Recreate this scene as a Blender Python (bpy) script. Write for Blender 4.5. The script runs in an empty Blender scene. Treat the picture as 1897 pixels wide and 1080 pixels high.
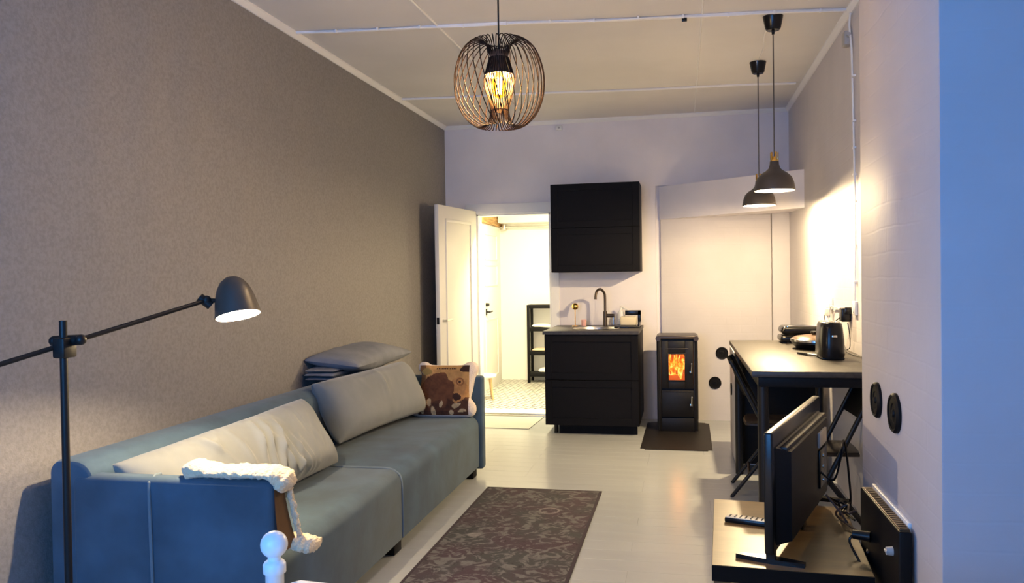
import bpy, bmesh, math, random
from mathutils import Vector, Matrix, noise
from math import sin, cos, pi, radians
random.seed(7)
S = bpy.context.scene
COL = S.collection

# ------------------------------------------------------------------ camera
F_PX = 1500.0
yaw, pitch, roll = 0.2072, -0.0168, 0.0152
fw = Vector((-sin(yaw)*cos(pitch), cos(yaw)*cos(pitch), sin(pitch)))
rt = Vector((cos(yaw), sin(yaw), 0)); up = rt.cross(fw)
rt, up = rt*cos(roll)-up*sin(roll), up*cos(roll)+rt*sin(roll)
cam_d = bpy.data.cameras.new('camera'); cam = bpy.data.objects.new('camera', cam_d); COL.objects.link(cam)
mw = Matrix((rt, up, -fw)).transposed().to_4x4(); mw.translation = Vector((0, 0, 1.35))
cam.matrix_world = mw
cam_d.sensor_width = 36.0; cam_d.lens = 36.0*F_PX/1897.0; cam_d.clip_start = 0.05
S.camera = cam
# ------------------------------------------------------------------ view, world, daylight
S.view_settings.view_transform = 'Standard'; S.view_settings.look = 'None'
S.view_settings.exposure = 0.27; S.view_settings.gamma = 1.0
S.view_settings.use_curve_mapping = False
W = bpy.data.worlds.new('world'); S.world = W; W.use_nodes = True
W.node_tree.nodes['Background'].inputs[0].default_value = (0.25, 0.5, 1.0, 1)
W.node_tree.nodes['Background'].inputs[1].default_value = 1.0
def light(name, kind, loc, power, color, size=None, rot=None, **kw):
    d = bpy.data.lights.new(name, kind); d.energy = power; d.color = color
    if kind == 'AREA': d.shape = 'RECTANGLE'; d.size, d.size_y = size
    elif size is not None: d.shadow_soft_size = size
    for k, v in kw.items(): setattr(d, k, v)
    o = bpy.data.objects.new(name, d); COL.objects.link(o); o.location = loc
    if rot: o.rotation_euler = rot
    return o
DAY = light('window_daylight', 'AREA', (-1.30, -0.77, 1.55), 112, (0.08, 0.38, 1.0), (1.7, 1.5), (radians(90), 0, 0))
HALL = light('hall_ceiling_light', 'AREA', (-1.55, 8.30, 2.52), 115, (1.0, 0.86, 0.52), (0.35, 0.35))
WARM = (1.0, 0.76, 0.45)

# ------------------------------------------------------------------ materials
def mat(name, col, rough=0.6, metal=0.0, bump=None, var=None, emit=None, coat=0.0, sheen=0.0, spec=None, stretch=None, var2=None):
    m = bpy.data.materials.new(name); m.use_nodes = True
    nt = m.node_tree; N = nt.nodes; L = nt.links; p = N['Principled BSDF']
    p.inputs['Base Color'].default_value = (*col, 1); p.inputs['Roughness'].default_value = rough
    p.inputs['Metallic'].default_value = metal
    p.inputs['Coat Weight'].default_value = coat
    if sheen: p.inputs['Sheen Weight'].default_value = sheen
    if spec is not None: p.inputs['Specular IOR Level'].default_value = spec
    tc = N.new('ShaderNodeTexCoord'); mp = N.new('ShaderNodeMapping'); L.new(tc.outputs['Object'], mp.inputs[0])
    if stretch: mp.inputs['Scale'].default_value = stretch
    if var:
        n = N.new('ShaderNodeTexNoise'); n.inputs['Scale'].default_value = var[0]; n.inputs['Detail'].default_value = 4
        L.new(mp.outputs[0], n.inputs[0])
        r = N.new('ShaderNodeValToRGB'); a = var[1]
        c2 = var2 if var2 else tuple(min(1, c*(1+a)) for c in col)
        r.color_ramp.elements[0].color = (*[c*(1-a) for c in col], 1); r.color_ramp.elements[1].color = (*c2, 1)
        r.color_ramp.elements[0].position = 0.35; r.color_ramp.elements[1].position = 0.65
        L.new(n.outputs[0], r.inputs[0]); L.new(r.outputs[0], p.inputs['Base Color'])
    if bump:
        n = N.new('ShaderNodeTexNoise'); n.inputs['Scale'].default_value = bump[0]; n.inputs['Detail'].default_value = 5
        L.new(mp.outputs[0], n.inputs[0])
        b = N.new('ShaderNodeBump'); b.inputs['Strength'].default_value = bump[1]; b.inputs['Distance'].default_value = bump[2]
        L.new(n.outputs[0], b.inputs['Height']); L.new(b.outputs[0], p.inputs['Normal'])
    if emit:
        p.inputs['Emission Color'].default_value = (*emit[0], 1); p.inputs['Emission Strength'].default_value = emit[1]
    return m
def brick_bump(m, scale, strength, axes='yz'):
    """faint brick courses under thick paint"""
    nt = m.node_tree; N = nt.nodes; L = nt.links; p = N['Principled BSDF']
    tc = N.new('ShaderNodeTexCoord'); sp = N.new('ShaderNodeSeparateXYZ'); cb = N.new('ShaderNodeCombineXYZ')
    L.new(tc.outputs['Object'], sp.inputs[0])
    L.new(sp.outputs['XYZ'.index(axes[0].upper())], cb.inputs[0]); L.new(sp.outputs[2], cb.inputs[1])
    nz = N.new('ShaderNodeTexNoise'); nz.inputs['Scale'].default_value = 3.0; L.new(tc.outputs['Object'], nz.inputs[0])
    ad = N.new('ShaderNodeMixRGB'); ad.blend_type = 'ADD'; ad.inputs[0].default_value = 0.03
    L.new(cb.outputs[0], ad.inputs[1]); L.new(nz.outputs[1], ad.inputs[2])
    br = N.new('ShaderNodeTexBrick'); br.inputs['Scale'].default_value = 1.0
    br.inputs['Brick Width'].default_value = 0.27; br.inputs['Row Height'].default_value = 0.075
    br.inputs['Mortar Size'].default_value = 0.006; br.inputs['Mortar Smooth'].default_value = 1.0
    L.new(ad.outputs[0], br.inputs[0])
    n2 = N.new('ShaderNodeTexNoise'); n2.inputs['Scale'].default_value = 2.2; L.new(tc.outputs['Object'], n2.inputs[0])
    mu = N.new('ShaderNodeMath'); mu.operation = 'MULTIPLY'; L.new(br.outputs['Fac'], mu.inputs[0]); L.new(n2.outputs[0], mu.inputs[1])
    b = N.new('ShaderNodeBump'); b.invert = True; b.inputs['Strength'].default_value = strength; b.inputs['Distance'].default_value = 0.01
    L.new(mu.outputs[0], b.inputs['Height'])
    old = p.inputs['Normal'].links
    if old: L.new(old[0].from_socket, b.inputs['Normal'])
    L.new(b.outputs[0], p.inputs['Normal'])
    return m

m_left = mat('taupe_wallpaper', (0.245, 0.233, 0.232), 0.85, bump=(160, 0.5, 0.004), var=(70, 0.10))
m_white = mat('lilac_white_paint', (0.82, 0.78, 0.80), 0.7, bump=(35, 0.15, 0.004), var=(3, 0.03))
m_brick = brick_bump(mat('painted_brick', (0.63, 0.595, 0.60), 0.62, bump=(14, 0.22, 0.006), var=(3, 0.03)), 1, 0.08, 'yz')
m_pillar = brick_bump(mat('painted_brick_shaded', (0.47, 0.45, 0.485), 0.62, bump=(14, 0.22, 0.006), var=(3, 0.03)), 1, 0.08, 'yz')  # same wall paint, shade put into its colour to dim the brightly lit pillar
m_mason = brick_bump(mat('painted_masonry', (0.63, 0.595, 0.59), 0.62, bump=(14, 0.2, 0.006), var=(3, 0.03)), 1, 0.07, 'xz')
m_ceil = mat('ceiling_board_paint', (0.74, 0.72, 0.71), 0.75, bump=(20, 0.1, 0.004), var=(1.5, 0.04))
m_trim = mat('white_trim_paint', (0.88, 0.87, 0.85), 0.5, bump=(30, 0.1, 0.003))
m_floor = mat('grey_floor_paint', (0.41, 0.43, 0.44), 0.24, bump=(9, 0.18, 0.004), var=(2.5, 0.06), stretch=(0.25, 1, 1))
m_hallw = mat('hall_white_paint', (0.80, 0.79, 0.74), 0.7, bump=(30, 0.1, 0.004))
m_doorp = mat('door_white_gloss', (0.80, 0.78, 0.74), 0.4, bump=(25, 0.06, 0.003))
m_wood = mat('raw_pine_board', (0.50, 0.27, 0.09), 0.6, var=(6, 0.45), stretch=(6, 0.7, 6))
m_darkw = mat('dark_old_board', (0.07, 0.035, 0.02), 0.8, var=(8, 0.3), stretch=(6, 0.7, 6))
m_black = mat('black_paint', (0.006, 0.006, 0.007), 0.5, spec=.12, bump=(60, 0.05, 0.002))
m_cab = mat('black_stained_front', (0.004, 0.0035, 0.004), 0.55, spec=.12, bump=(90, 0.10, 0.002), stretch=(0.15, 1, 1))
m_work = mat('dark_worktop', (0.034, 0.028, 0.022), 0.48, var=(40, 0.25))
m_blk2 = mat('matt_black_metal', (0.010, 0.009, 0.009), 0.42, spec=.3)
m_blkp = mat('gloss_black_plastic', (0.006, 0.006, 0.007), 0.25, spec=.35)
m_iron = mat('black_iron', (0.007, 0.006, 0.006), 0.45, spec=.25, bump=(120, 0.1, 0.001))
m_chrome = mat('chrome', (0.75, 0.74, 0.72), 0.15, metal=1)
m_steel = mat('steel', (0.62, 0.60, 0.57), 0.28, metal=1)
m_brass = mat('brass', (0.80, 0.50, 0.14), 0.25, metal=1)
m_sofa = mat('blue_grey_velvet', (0.046, 0.084, 0.122), 0.85, bump=(14, 0.25, 0.006), var=(5, 0.22), sheen=0.15)
m_sofab = mat('blue_velvet_piping', (0.14, 0.18, 0.21), 0.8)
m_pill = mat('grey_cushion_velvet', (0.19, 0.20, 0.195), 0.8, bump=(70, 0.12, 0.003), var=(6, 0.07), sheen=0.3)
m_blanket = mat('slate_blue_quilt', (0.20, 0.215, 0.25), 0.9, bump=(60, 0.3, 0.004), var=(8, 0.12))
m_fleece = mat('cream_fleece', (0.76, 0.60, 0.39), 0.95, bump=(90, 0.9, 0.012), sheen=0.4)
m_hide = mat('tan_hide', (0.24, 0.125, 0.05), 0.85, bump=(80, 0.4, 0.006))
m_whitep = mat('white_enamel', (0.82, 0.84, 0.86), 0.3)
m_linen = mat('white_linen', (0.85, 0.85, 0.85), 0.9, bump=(80, 0.15, 0.003))
m_plasw = mat('white_plastic', (0.78, 0.77, 0.74), 0.4)
m_plate = mat('floor_plate_metal', (0.012, 0.010, 0.009), 0.5, spec=.25, var=(20, 0.2))
m_mat = mat('pale_doormat', (0.47, 0.45, 0.40), 0.75, bump=(120, 0.4, 0.003))
m_fridge = mat('fridge_side_paint', (0.55, 0.53, 0.52), 0.45)
m_bench = mat('brown_veneer', (0.17, 0.098, 0.034), 0.36, var=(30, 0.15), stretch=(0.2, 1, 1))
m_seat = mat('dark_brown_seat', (0.030, 0.018, 0.010), 0.30)
m_shade = mat('dark_taupe_lacquer', (0.055, 0.045, 0.038), 0.42)
m_refl = mat('white_reflector', (0.85, 0.82, 0.75), 0.5)
m_wire = mat('bronze_wire', (0.022, 0.010, 0.006), 0.6, spec=.12)
m_cup = mat('brown_lampholder', (0.11, 0.045, 0.022), 0.5)
m_bulb = mat('lit_led_bulb', (1, 0.9, 0.7), 0.4, emit=((1.0, 0.80, 0.48), 14))
m_fila = mat('lit_filament_bulb', (1, 0.7, 0.2), 0.4, emit=((1.0, 0.50, 0.07), 5.0))
m_filc = mat('lit_filament', (1, 0.8, 0.4), 0.4, emit=((1.0, 0.75, 0.30), 40))
m_pink = mat('pink_ceramic', (0.75, 0.42, 0.38), 0.4)
m_cream = mat('cream_cloth', (0.66, 0.58, 0.42), 0.9, bump=(60, 0.3, 0.003))
m_towel = mat('white_towel', (0.82, 0.81, 0.76), 0.95, bump=(120, 0.5, 0.004))
m_peach = mat('peach_towel', (0.70, 0.50, 0.34), 0.95, bump=(120, 0.5, 0.004))
m_beech = mat('beech_wood', (0.62, 0.42, 0.22), 0.5, var=(10, 0.15), stretch=(5, 5, 0.5))
m_brown = mat('bronze_plastic_lid', (0.14, 0.075, 0.035), 0.3, metal=0.3)
m_ember = mat('charred_log', (0.05, 0.02, 0.01), 0.9, emit=((1.0, 0.16, 0.02), 0.7))
m_remote = mat('silver_plastic', (0.75, 0.68, 0.55), 0.4)

def flame_mat():
    m = bpy.data.materials.new('flame'); m.use_nodes = True; nt = m.node_tree; N = nt.nodes; L = nt.links
    p = N['Principled BSDF']; tc = N.new('ShaderNodeTexCoord'); n = N.new('ShaderNodeTexNoise')
    n.inputs['Scale'].default_value = 16; n.inputs['Detail'].default_value = 3; n.inputs['Distortion'].default_value = 1.2
    L.new(tc.outputs['Object'], n.inputs[0]); r = N.new('ShaderNodeValToRGB'); L.new(n.outputs[0], r.inputs[0])
    e = r.color_ramp.elements; e[0].position = 0.36; e[0].color = (0.75, 0.07, 0.005, 1); e[1].position = 0.66; e[1].color = (1.0, 0.78, 0.22, 1)
    k = e.new(0.5); k.color = (1.0, 0.28, 0.02, 1)
    L.new(r.outputs[0], p.inputs['Emission Color']); p.inputs['Emission Strength'].default_value = 2.0
    p.inputs['Base Color'].default_value = (0.02, 0.01, 0, 1)
    return m
m_flame = flame_mat()
def glass_mat(name, tint=(1, 1, 1), refl=0.12, rough=0.03):
    m = bpy.data.materials.new(name); m.use_nodes = True; nt = m.node_tree; N = nt.nodes; L = nt.links
    for x in list(N): N.remove(x)
    o = N.new('ShaderNodeOutputMaterial'); t = N.new('ShaderNodeBsdfTransparent'); t.inputs[0].default_value = (*tint, 1)
    g = N.new('ShaderNodeBsdfGlossy'); g.inputs[1].default_value = rough; mx = N.new('ShaderNodeMixShader'); mx.inputs[0].default_value = refl
    L.new(t.outputs[0], mx.inputs[1]); L.new(g.outputs[0], mx.inputs[2]); L.new(mx.outputs[0], o.inputs[0])
    return m
m_glass = glass_mat('clear_glass'); m_stoveglass = glass_mat('stove_glass', (0.95, 0.85, 0.75), 0.05)
def tile_mat():
    m = bpy.data.materials.new('patterned_tile'); m.use_nodes = True; nt = m.node_tree; N = nt.nodes; L = nt.links
    p = N['Principled BSDF']; p.inputs['Roughness'].default_value = 0.4
    tc = N.new('ShaderNodeTexCoord'); sp = N.new('ShaderNodeSeparateXYZ'); L.new(tc.outputs['Generated'], sp.inputs[0])
    def mth(op, a, b=None):
        k = N.new('ShaderNodeMath'); k.operation = op
        for q, x in enumerate((a, b)):
            if x is None: continue
            if isinstance(x, (int, float)): k.inputs[q].default_value = x
            else: L.new(x, k.inputs[q])
        return k.outputs[0]
    fx = mth('FRACT', mth('MULTIPLY', sp.outputs[0], 2.0)); fy = mth('FRACT', mth('MULTIPLY', sp.outputs[1], 2.0))
    ck = N.new('ShaderNodeTexChecker'); ck.inputs['Scale'].default_value = 4.0; L.new(tc.outputs['Generated'], ck.inputs['Vector'])
    f4x = mth('FRACT', mth('MULTIPLY', sp.outputs[0], 4.0)); f4y = mth('FRACT', mth('MULTIPLY', sp.outputs[1], 4.0))
    tri = mth('LESS_THAN', mth('ADD', f4x, f4y), 1.12)
    c_ = mth('MULTIPLY', ck.outputs['Fac'], tri)
    class _c: outputs = [c_]
    c = _c
    r = N.new('ShaderNodeMixRGB'); r.inputs[1].default_value = (0.55, 0.54, 0.49, 1); r.inputs[2].default_value = (0.06, 0.055, 0.05, 1)
    L.new(c.outputs[0], r.inputs[0]); L.new(r.outputs[0], p.inputs['Base Color'])
    return m
m_tile = tile_mat()
def rug_mat():
    m = bpy.data.materials.new('faded_floral_pile'); m.use_nodes = True; nt = m.node_tree; N = nt.nodes; L = nt.links
    p = N['Principled BSDF']; p.inputs['Roughness'].default_value = 0.95
    tc = N.new('ShaderNodeTexCoord')
    def nz(s, d=5, dist=0.0):
        n = N.new('ShaderNodeTexNoise'); n.inputs['Scale'].default_value = s; n.inputs['Detail'].default_value = d; n.inputs['Distortion'].default_value = dist
        L.new(tc.outputs['Object'], n.inputs[0]); return n
    def ramp(src, p0, c0, p1, c1):
        r = N.new('ShaderNodeValToRGB'); e = r.color_ramp.elements; e[0].position = p0; e[0].color = (*c0, 1); e[1].position = p1; e[1].color = (*c1, 1)
        L.new(src, r.inputs[0]); return r
    base = ramp(nz(3).outputs[0], 0.42, (0.044, 0.025, 0.036), 0.58, (0.036, 0.037, 0.040))
    pet = ramp(nz(13, 6, 1.8).outputs[0], 0.50, (0, 0, 0), 0.60, (1, 1, 1))
    v = N.new('ShaderNodeTexVoronoi'); v.inputs['Scale'].default_value = 3.4; v.feature = 'F1'; L.new(tc.outputs['Object'], v.inputs[0])
    wv = N.new('ShaderNodeMath'); wv.operation = 'SINE'; ml = N.new('ShaderNodeMath'); ml.operation = 'MULTIPLY'; ml.inputs[1].default_value = 38
    L.new(v.outputs[0], ml.inputs[0]); L.new(ml.outputs[0], wv.inputs[0])
    rings = ramp(wv.outputs[0], 0.55, (0, 0, 0), 0.95, (1, 1, 1))
    near = ramp(v.outputs[0], 0.19, (1, 1, 1), 0.33, (0, 0, 0))
    mm = N.new('ShaderNodeMixRGB'); mm.blend_type = 'MULTIPLY'; mm.inputs[0].default_value = 1; L.new(rings.outputs[0], mm.inputs[1]); L.new(near.outputs[0], mm.inputs[2])
    m2 = N.new('ShaderNodeMixRGB'); m2.blend_type = 'MULTIPLY'; m2.inputs[0].default_value = 1; L.new(mm.outputs[0], m2.inputs[1]); L.new(nz(14, 4, 1).outputs[0], m2.inputs[2])
    col1 = N.new('ShaderNodeMixRGB'); L.new(pet.outputs[0], col1.inputs[0]); L.new(base.outputs[0], col1.inputs[1]); col1.inputs[2].default_value = (0.115, 0.112, 0.112, 1)
    col2 = N.new('ShaderNodeMixRGB'); L.new(m2.outputs[0], col2.inputs[0]); L.new(col1.outputs[0], col2.inputs[1]); col2.inputs[2].default_value = (0.34, 0.31, 0.30, 1)
    dk = ramp(nz(26, 3, 1).outputs[0], 0.62, (1, 1, 1), 0.72, (0.30, 0.27, 0.30))
    m3 = N.new('ShaderNodeMixRGB'); m3.blend_type = 'MULTIPLY'; m3.inputs[0].default_value = 1; L.new(col2.outputs[0], m3.inputs[1]); L.new(dk.outputs[0], m3.inputs[2])
    L.new(m3.outputs[0], p.inputs['Base Color'])
    b = N.new('ShaderNodeBump'); b.inputs['Strength'].default_value = 0.4; b.inputs['Distance'].default_value = 0.004
    L.new(nz(180, 2).outputs[0], b.inputs['Height']); L.new(b.outputs[0], p.inputs['Normal'])
    return m
m_rug = rug_mat(); m_rugb = mat('dark_plum_binding', (0.030, 0.020, 0.028), 0.95)
def attr_mat(name, rough=0.9):
    m = bpy.data.materials.new(name); m.use_nodes = True; nt = m.node_tree
    a = nt.nodes.new('ShaderNodeAttribute'); a.attribute_name = 'print'
    p = nt.nodes['Principled BSDF']; p.inputs['Roughness'].default_value = rough
    nt.links.new(a.outputs[0], p.inputs['Base Color'])
    return m

# ------------------------------------------------------------------ mesh helpers
class MB:
    def __init__(s): s.bm = bmesh.new()
    def _bev(s, vs, w, seg):
        if w <= 0: return
        es = {e for v in vs for e in v.link_edges}
        bmesh.ops.bevel(s.bm, geom=list(es), offset=w, segments=seg, affect='EDGES', profile=0.5)
    def box(s, x0, x1, y0, y1, z0, z1, bev=0.0, seg=2, M=None):
        m = Matrix.Translation(((x0+x1)/2, (y0+y1)/2, (z0+z1)/2)) @ Matrix.Diagonal((abs(x1-x0), abs(y1-y0), abs(z1-z0), 1))
        if M is not None: m = M @ m
        r = bmesh.ops.create_cube(s.bm, size=1, matrix=m); s._bev(r['verts'], bev, seg); return s
    def cyl(s, a, b, r0, r1=None, n=16, bev=0.0):
        a, b = Vector(a), Vector(b); r1 = r0 if r1 is None else r1; d = b-a
        q = Vector((0, 0, 1)).rotation_difference(d.normalized()).to_matrix().to_4x4()
        m = Matrix.Translation((a+b)/2) @ q
        bmesh.ops.create_cone(s.bm, cap_ends=True, segments=n, radius1=r0, radius2=r1, depth=d.length, matrix=m); return s
    def ball(s, c, r, n=16, sc=(1, 1, 1)):
        bmesh.ops.create_uvsphere(s.bm, u_segments=n, v_segments=max(6, n//2+2), radius=r, matrix=Matrix.Translation(c) @ Matrix.Diagonal((*sc, 1))); return s
    def tube(s, pts, r, n=8, closed=False):
        pts = [Vector(p) for p in pts]; k = len(pts); rings = []
        nrm = None
        for i, p in enumerate(pts):
            a = pts[(i-1) % k] if (closed or i > 0) else pts[0]; b = pts[(i+1) % k] if (closed or i < k-1) else pts[-1]
            t = (b-a).normalized()
            if nrm is None: nrm = t.orthogonal().normalized()
            nrm = (nrm - t*nrm.dot(t)); nrm = nrm.normalized() if nrm.length > 1e-6 else t.orthogonal().normalized()
            bn = t.cross(nrm); rr = r[i] if isinstance(r, (list, tuple)) else r
            rings.append([s.bm.verts.new(p+(nrm*cos(2*pi*j/n)+bn*sin(2*pi*j/n))*rr) for j in range(n)])
        for i in range(k if closed else k-1):
            A, B = rings[i], rings[(i+1) % k]
            for j in range(n): s.bm.faces.new((A[j], A[(j+1) % n], B[(j+1) % n], B[j]))
        if not closed: s.bm.faces.new(rings[0][::-1]); s.bm.faces.new(rings[-1])
        return s
    def lathe(s, prof, n=32, M=None, caps=False):
        rings = []
        for (r, z) in prof:
            rings.append([s.bm.verts.new((r*cos(2*pi*j/n), r*sin(2*pi*j/n), z)) for j in range(n)] if r > 1e-5 else [s.bm.verts.new((0, 0, z))])
        for A, B in zip(rings, rings[1:]):
            for j in range(n):
                if len(A) == 1 and len(B) == 1: continue
                if len(A) == 1: s.bm.faces.new((A[0], B[(j+1) % n], B[j]))
                elif len(B) == 1: s.bm.faces.new((A[j], A[(j+1) % n], B[0]))
                else: s.bm.faces.new((A[j], A[(j+1) % n], B[(j+1) % n], B[j]))
        if M is not None: bmesh.ops.transform(s.bm, matrix=M, verts=[v for R in rings for v in R])
        return s
    def prism(s, poly, d, z0, z1, M=None, bev=0.0, seg=2):
        """poly in 2D (x,y) extruded z0..z1, then M"""
        A = [s.bm.verts.new((x, y, z0)) for x, y in poly]; B = [s.bm.verts.new((x, y, z1)) for x, y in poly]
        n = len(poly); s.bm.faces.new(A[::-1]); s.bm.faces.new(B)
        for i in range(n): s.bm.faces.new((A[i], A[(i+1) % n], B[(i+1) % n], B[i]))
        if bev: s._bev(A+B, bev, seg); 
        if M is not None:
            bmesh.ops.transform(s.bm, matrix=M, verts=list(s.bm.verts))
        return s
    def grid(s, fn, nu, nv, wrap_u=False):
        V = [[s.bm.verts.new(fn(i/nu, j/nv)) for j in range(nv+1)] for i in range(nu if wrap_u else nu+1)]
        for i in range(nu):
            for j in range(nv):
                a = V[i]; b = V[(i+1) % len(V)]
                s.bm.faces.new((a[j], b[j], b[j+1], a[j+1]))
        return V
ORI = {}
def finish(name, mb, m, parent=None, angle=35, recalc=True, local=False):
    bm = mb.bm
    if recalc: bmesh.ops.recalc_face_normals(bm, faces=list(bm.faces))
    me = bpy.data.meshes.new(name)
    o = bpy.data.objects.new(name, me); COL.objects.link(o)
    if parent is not None:
        o.parent = parent; og = ORI.get(parent.name, Vector((0, 0, 0))); ORI[o.name] = og
        if not local and og.length > 0: bmesh.ops.translate(bm, vec=-og, verts=list(bm.verts))
    bm.to_mesh(me); bm.free()
    me.materials.append(m)
    if angle:
        me.polygons.foreach_set('use_smooth', [True]*len(me.polygons)); me.set_sharp_from_angle(angle=radians(angle))
    return o
def thing(name, label, cat, loc=(0, 0, 0), rotz=0.0, group=None, rot=None):
    o = bpy.data.objects.new(name, None); COL.objects.link(o); o.empty_display_size = 0.1
    o.location = loc; o.rotation_euler = rot if rot else (0, 0, rotz); o['label'] = label; o['category'] = cat
    if group: o['group'] = group
    ORI[o.name] = Vector(loc)
    return o
def tag(o, label, cat, group=None):
    o['label'] = label; o['category'] = cat
    if group: o['group'] = group
    return o
def struct(name, mb, m, label=None, parent=None, angle=35):
    o = finish(name, mb, m, parent, angle)
    if parent is None: o['kind'] = 'structure'
    if label: o['label'] = label
    return o
def copy_of(o, parent=None):
    c = o.copy(); COL.objects.link(c)
    if parent is not None: c.parent = parent
    ORI[c.name] = ORI.get(o.name, Vector((0, 0, 0)))
    return c
def catmull(P, n=8, closed=False):
    P = [Vector(p) for p in P]; out = []; k = len(P)
    for i in range(k if closed else k-1):
        g = lambda j: P[j % k] if closed else P[max(0, min(k-1, j))]
        a, b, c, d = g(i-1), g(i), g(i+1), g(i+2)
        for q in range(n):
            t = q/n
            out.append(0.5*((2*b)+(c-a)*t+(2*a-5*b+4*c-d)*t*t+(3*b-a-3*c+d)*t**3))
    if not closed: out.append(P[-1])
    return out

XL, XR, YB, ZC = -2.28, 0.96, 7.72, 2.85
YR = -0.60           # wall behind the camera
PX, PY0, PY1 = 0.62, 2.16, 3.06   # chimney pillar

# ================================================================== ROOM SHELL
fl = struct('floor', MB().box(XL-.1, XR+.1, YR-.1, YB+.16, -0.16, -0.012), m_floor, 'light grey painted board floor of the room')
def plank_mesh(L):
    return MB().box(0, L, 0, 0.1386, -0.012, 0.0, 0.0006, 1)
y = YR; row = 0
PL = {}
for L in (0.8, 1.2, 1.6, 2.0):
    mb = plank_mesh(L); me = bpy.data.meshes.new('plank'); mb.bm.to_mesh(me); mb.bm.free(); me.materials.append(m_floor); PL[L] = me
combos = [(1.2, 2.0), (2.0, 1.2), (1.6, 1.6), (0.8, 1.2, 1.2), (1.2, 0.8, 1.2), (1.2, 1.2, .8)]
while y < YB+.1:
    x = XL; cb = random.choice(combos)
    for i, L in enumerate(cb):
        o = bpy.data.objects.new('plank', PL[L]); COL.objects.link(o); o.parent = fl
        o.location = (x, y, random.uniform(-0.0003, 0))
        o.scale.x = (L-0.0004+(0.04/len(cb)))/L; x += L+0.04/len(cb)
    y += 0.139; row += 1
# ceiling with painted boards
ce = struct('ceiling', MB().box(XL-.1, XR+.1, YR-.1, YB+.12, ZC+.012, ZC+.10), m_ceil, 'white painted board ceiling with battens over the joints')
ys = [(YR, YR), (1.1, 1.3), (2.75, 2.95), (4.52, 4.92), (6.40, 6.70), (YB, YB)]
xs = [XL, -1.40, 0.13, XR]
def lerp(a, t): return a[0]+(a[1]-a[0])*t
for j in range(len(ys)-1):
    for i in range(3):
        g = 0.004; x0, x1 = xs[i]+g, xs[i+1]-g
        t0, t1 = (x0-XL)/(XR-XL), (x1-XL)/(XR-XL)
        poly = [(x0, lerp(ys[j], t0)+g), (x1, lerp(ys[j], t1)+g), (x1, lerp(ys[j+1], t1)-g), (x0, lerp(ys[j+1], t0)-g)]
        finish('panel', MB().prism(poly, 0, ZC, ZC+0.014), m_ceil, ce)
def batten(y0, y1, x0=XL, x1=XR, w=0.022, nm='batten'):
    pts = [(x0+(x1-x0)*i/10, y0+(y1-y0)*i/10+0.012*sin(i*1.3), ZC-0.006) for i in range(11)]
    return finish(nm, MB().tube(pts, w/2, 6), m_trim, ce)
batten(4.52, 4.92); batten(6.40, 6.70, x1=XR-0.07); batten(2.75, 2.95); 
b = MB().tube([(-1.41, 2.9, ZC-.002), (-1.405, 4.2, ZC-.002), (-1.39, 5.5, ZC-.002)], 0.008, 6); finish('batten', b, m_trim, ce)
b = MB().tube([(0.13, 3.5, ZC-.001), (0.13, 7.7, ZC-.001)], 0.005, 6); finish('batten', b, m_trim, ce)

struct('wall_left', MB().box(XL-.15, XL, YR-.1, YB+.12, -0.01, ZC+.02), m_left, 'taupe grain textured left wall behind the sofa')
# back wall with the doorway: left piece, head, right piece
DX0, DX1, DZ = -1.965, -1.235, 1.975
b = MB(); b.box(XL, DX0, YB, YB+.12, -.01, ZC); b.box(DX0, DX1, YB, YB+.12, DZ, ZC); b.box(DX1, -0.235, YB, YB+.12, -.01, ZC)
b.box(-0.235, XR, YB+.035, YB+.12, -.01, ZC); b.box(-0.235, XR, YB, YB+.04, 2.19, ZC)
struct('wall_back', b, m_white, 'lilac white end wall with the doorway')
struct('wall_right', MB().box(XR, XR+.15, PY1-.05, YB+.12, -.01, ZC+.02), m_mason if False else m_brick, 'white painted right wall behind the long table')
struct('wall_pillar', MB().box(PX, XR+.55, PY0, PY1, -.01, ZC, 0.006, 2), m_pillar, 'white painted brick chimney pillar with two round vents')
struct('wall_side', MB().box(XR+.4, XR+.55, YR-.1, PY0+.02, -.01, ZC+.02), m_white, 'plain white wall beside the bed')
# wall behind the camera with the window the daylight comes through
b = MB(); WX0, WX1, WZ0, WZ1 = -2.15, -0.45, 0.80, 2.30
b.box(XL, WX0, YR-.15, YR, -.01, ZC); b.box(WX1, XR+.4, YR-.15, YR, -.01, ZC); b.box(WX0, WX1, YR-.15, YR, -.01, WZ0); b.box(WX0, WX1, YR-.15, YR, WZ1, ZC)
struct('wall_rear', b, m_left, 'taupe wall behind the viewer with the window')
b = MB()
for (a0, a1, c0, c1) in ((WX0, WX0+.05, WZ0, WZ1), (WX1-.05, WX1, WZ0, WZ1), (WX0, WX1, WZ0, WZ0+.05), (WX0, WX1, WZ1-.05, WZ1), (-1.325, -1.275, WZ0, WZ1)):
    b.box(a0, a1, YR-.12, YR-.06, c0, c1, .004)
wn = struct('window_1', b, m_trim, 'white framed window behind the viewer')
for (a0, a1) in ((WX0+.05, -1.325), (-1.275, WX1-.05)):
    finish('pane', MB().box(a0, a1, YR-.095, YR-.089, WZ0+.05, WZ1-.05), m_glass, wn)
finish('window_sill', MB().box(WX0-.04, WX1+.04, YR-.06, YR+.12, WZ0-.03, WZ0, .005), m_trim, wn)
# floor and ceiling in the sleeping end beyond x=XR
struct('floor_alcove', MB().box(XR+.09, XR+.5, YR-.1, PY0+.05, -0.16, 0.0), m_floor)
struct('ceiling_alcove', MB().box(XR+.09, XR+.5, YR-.1, PY0+.05, ZC, ZC+.1), m_ceil)
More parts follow.
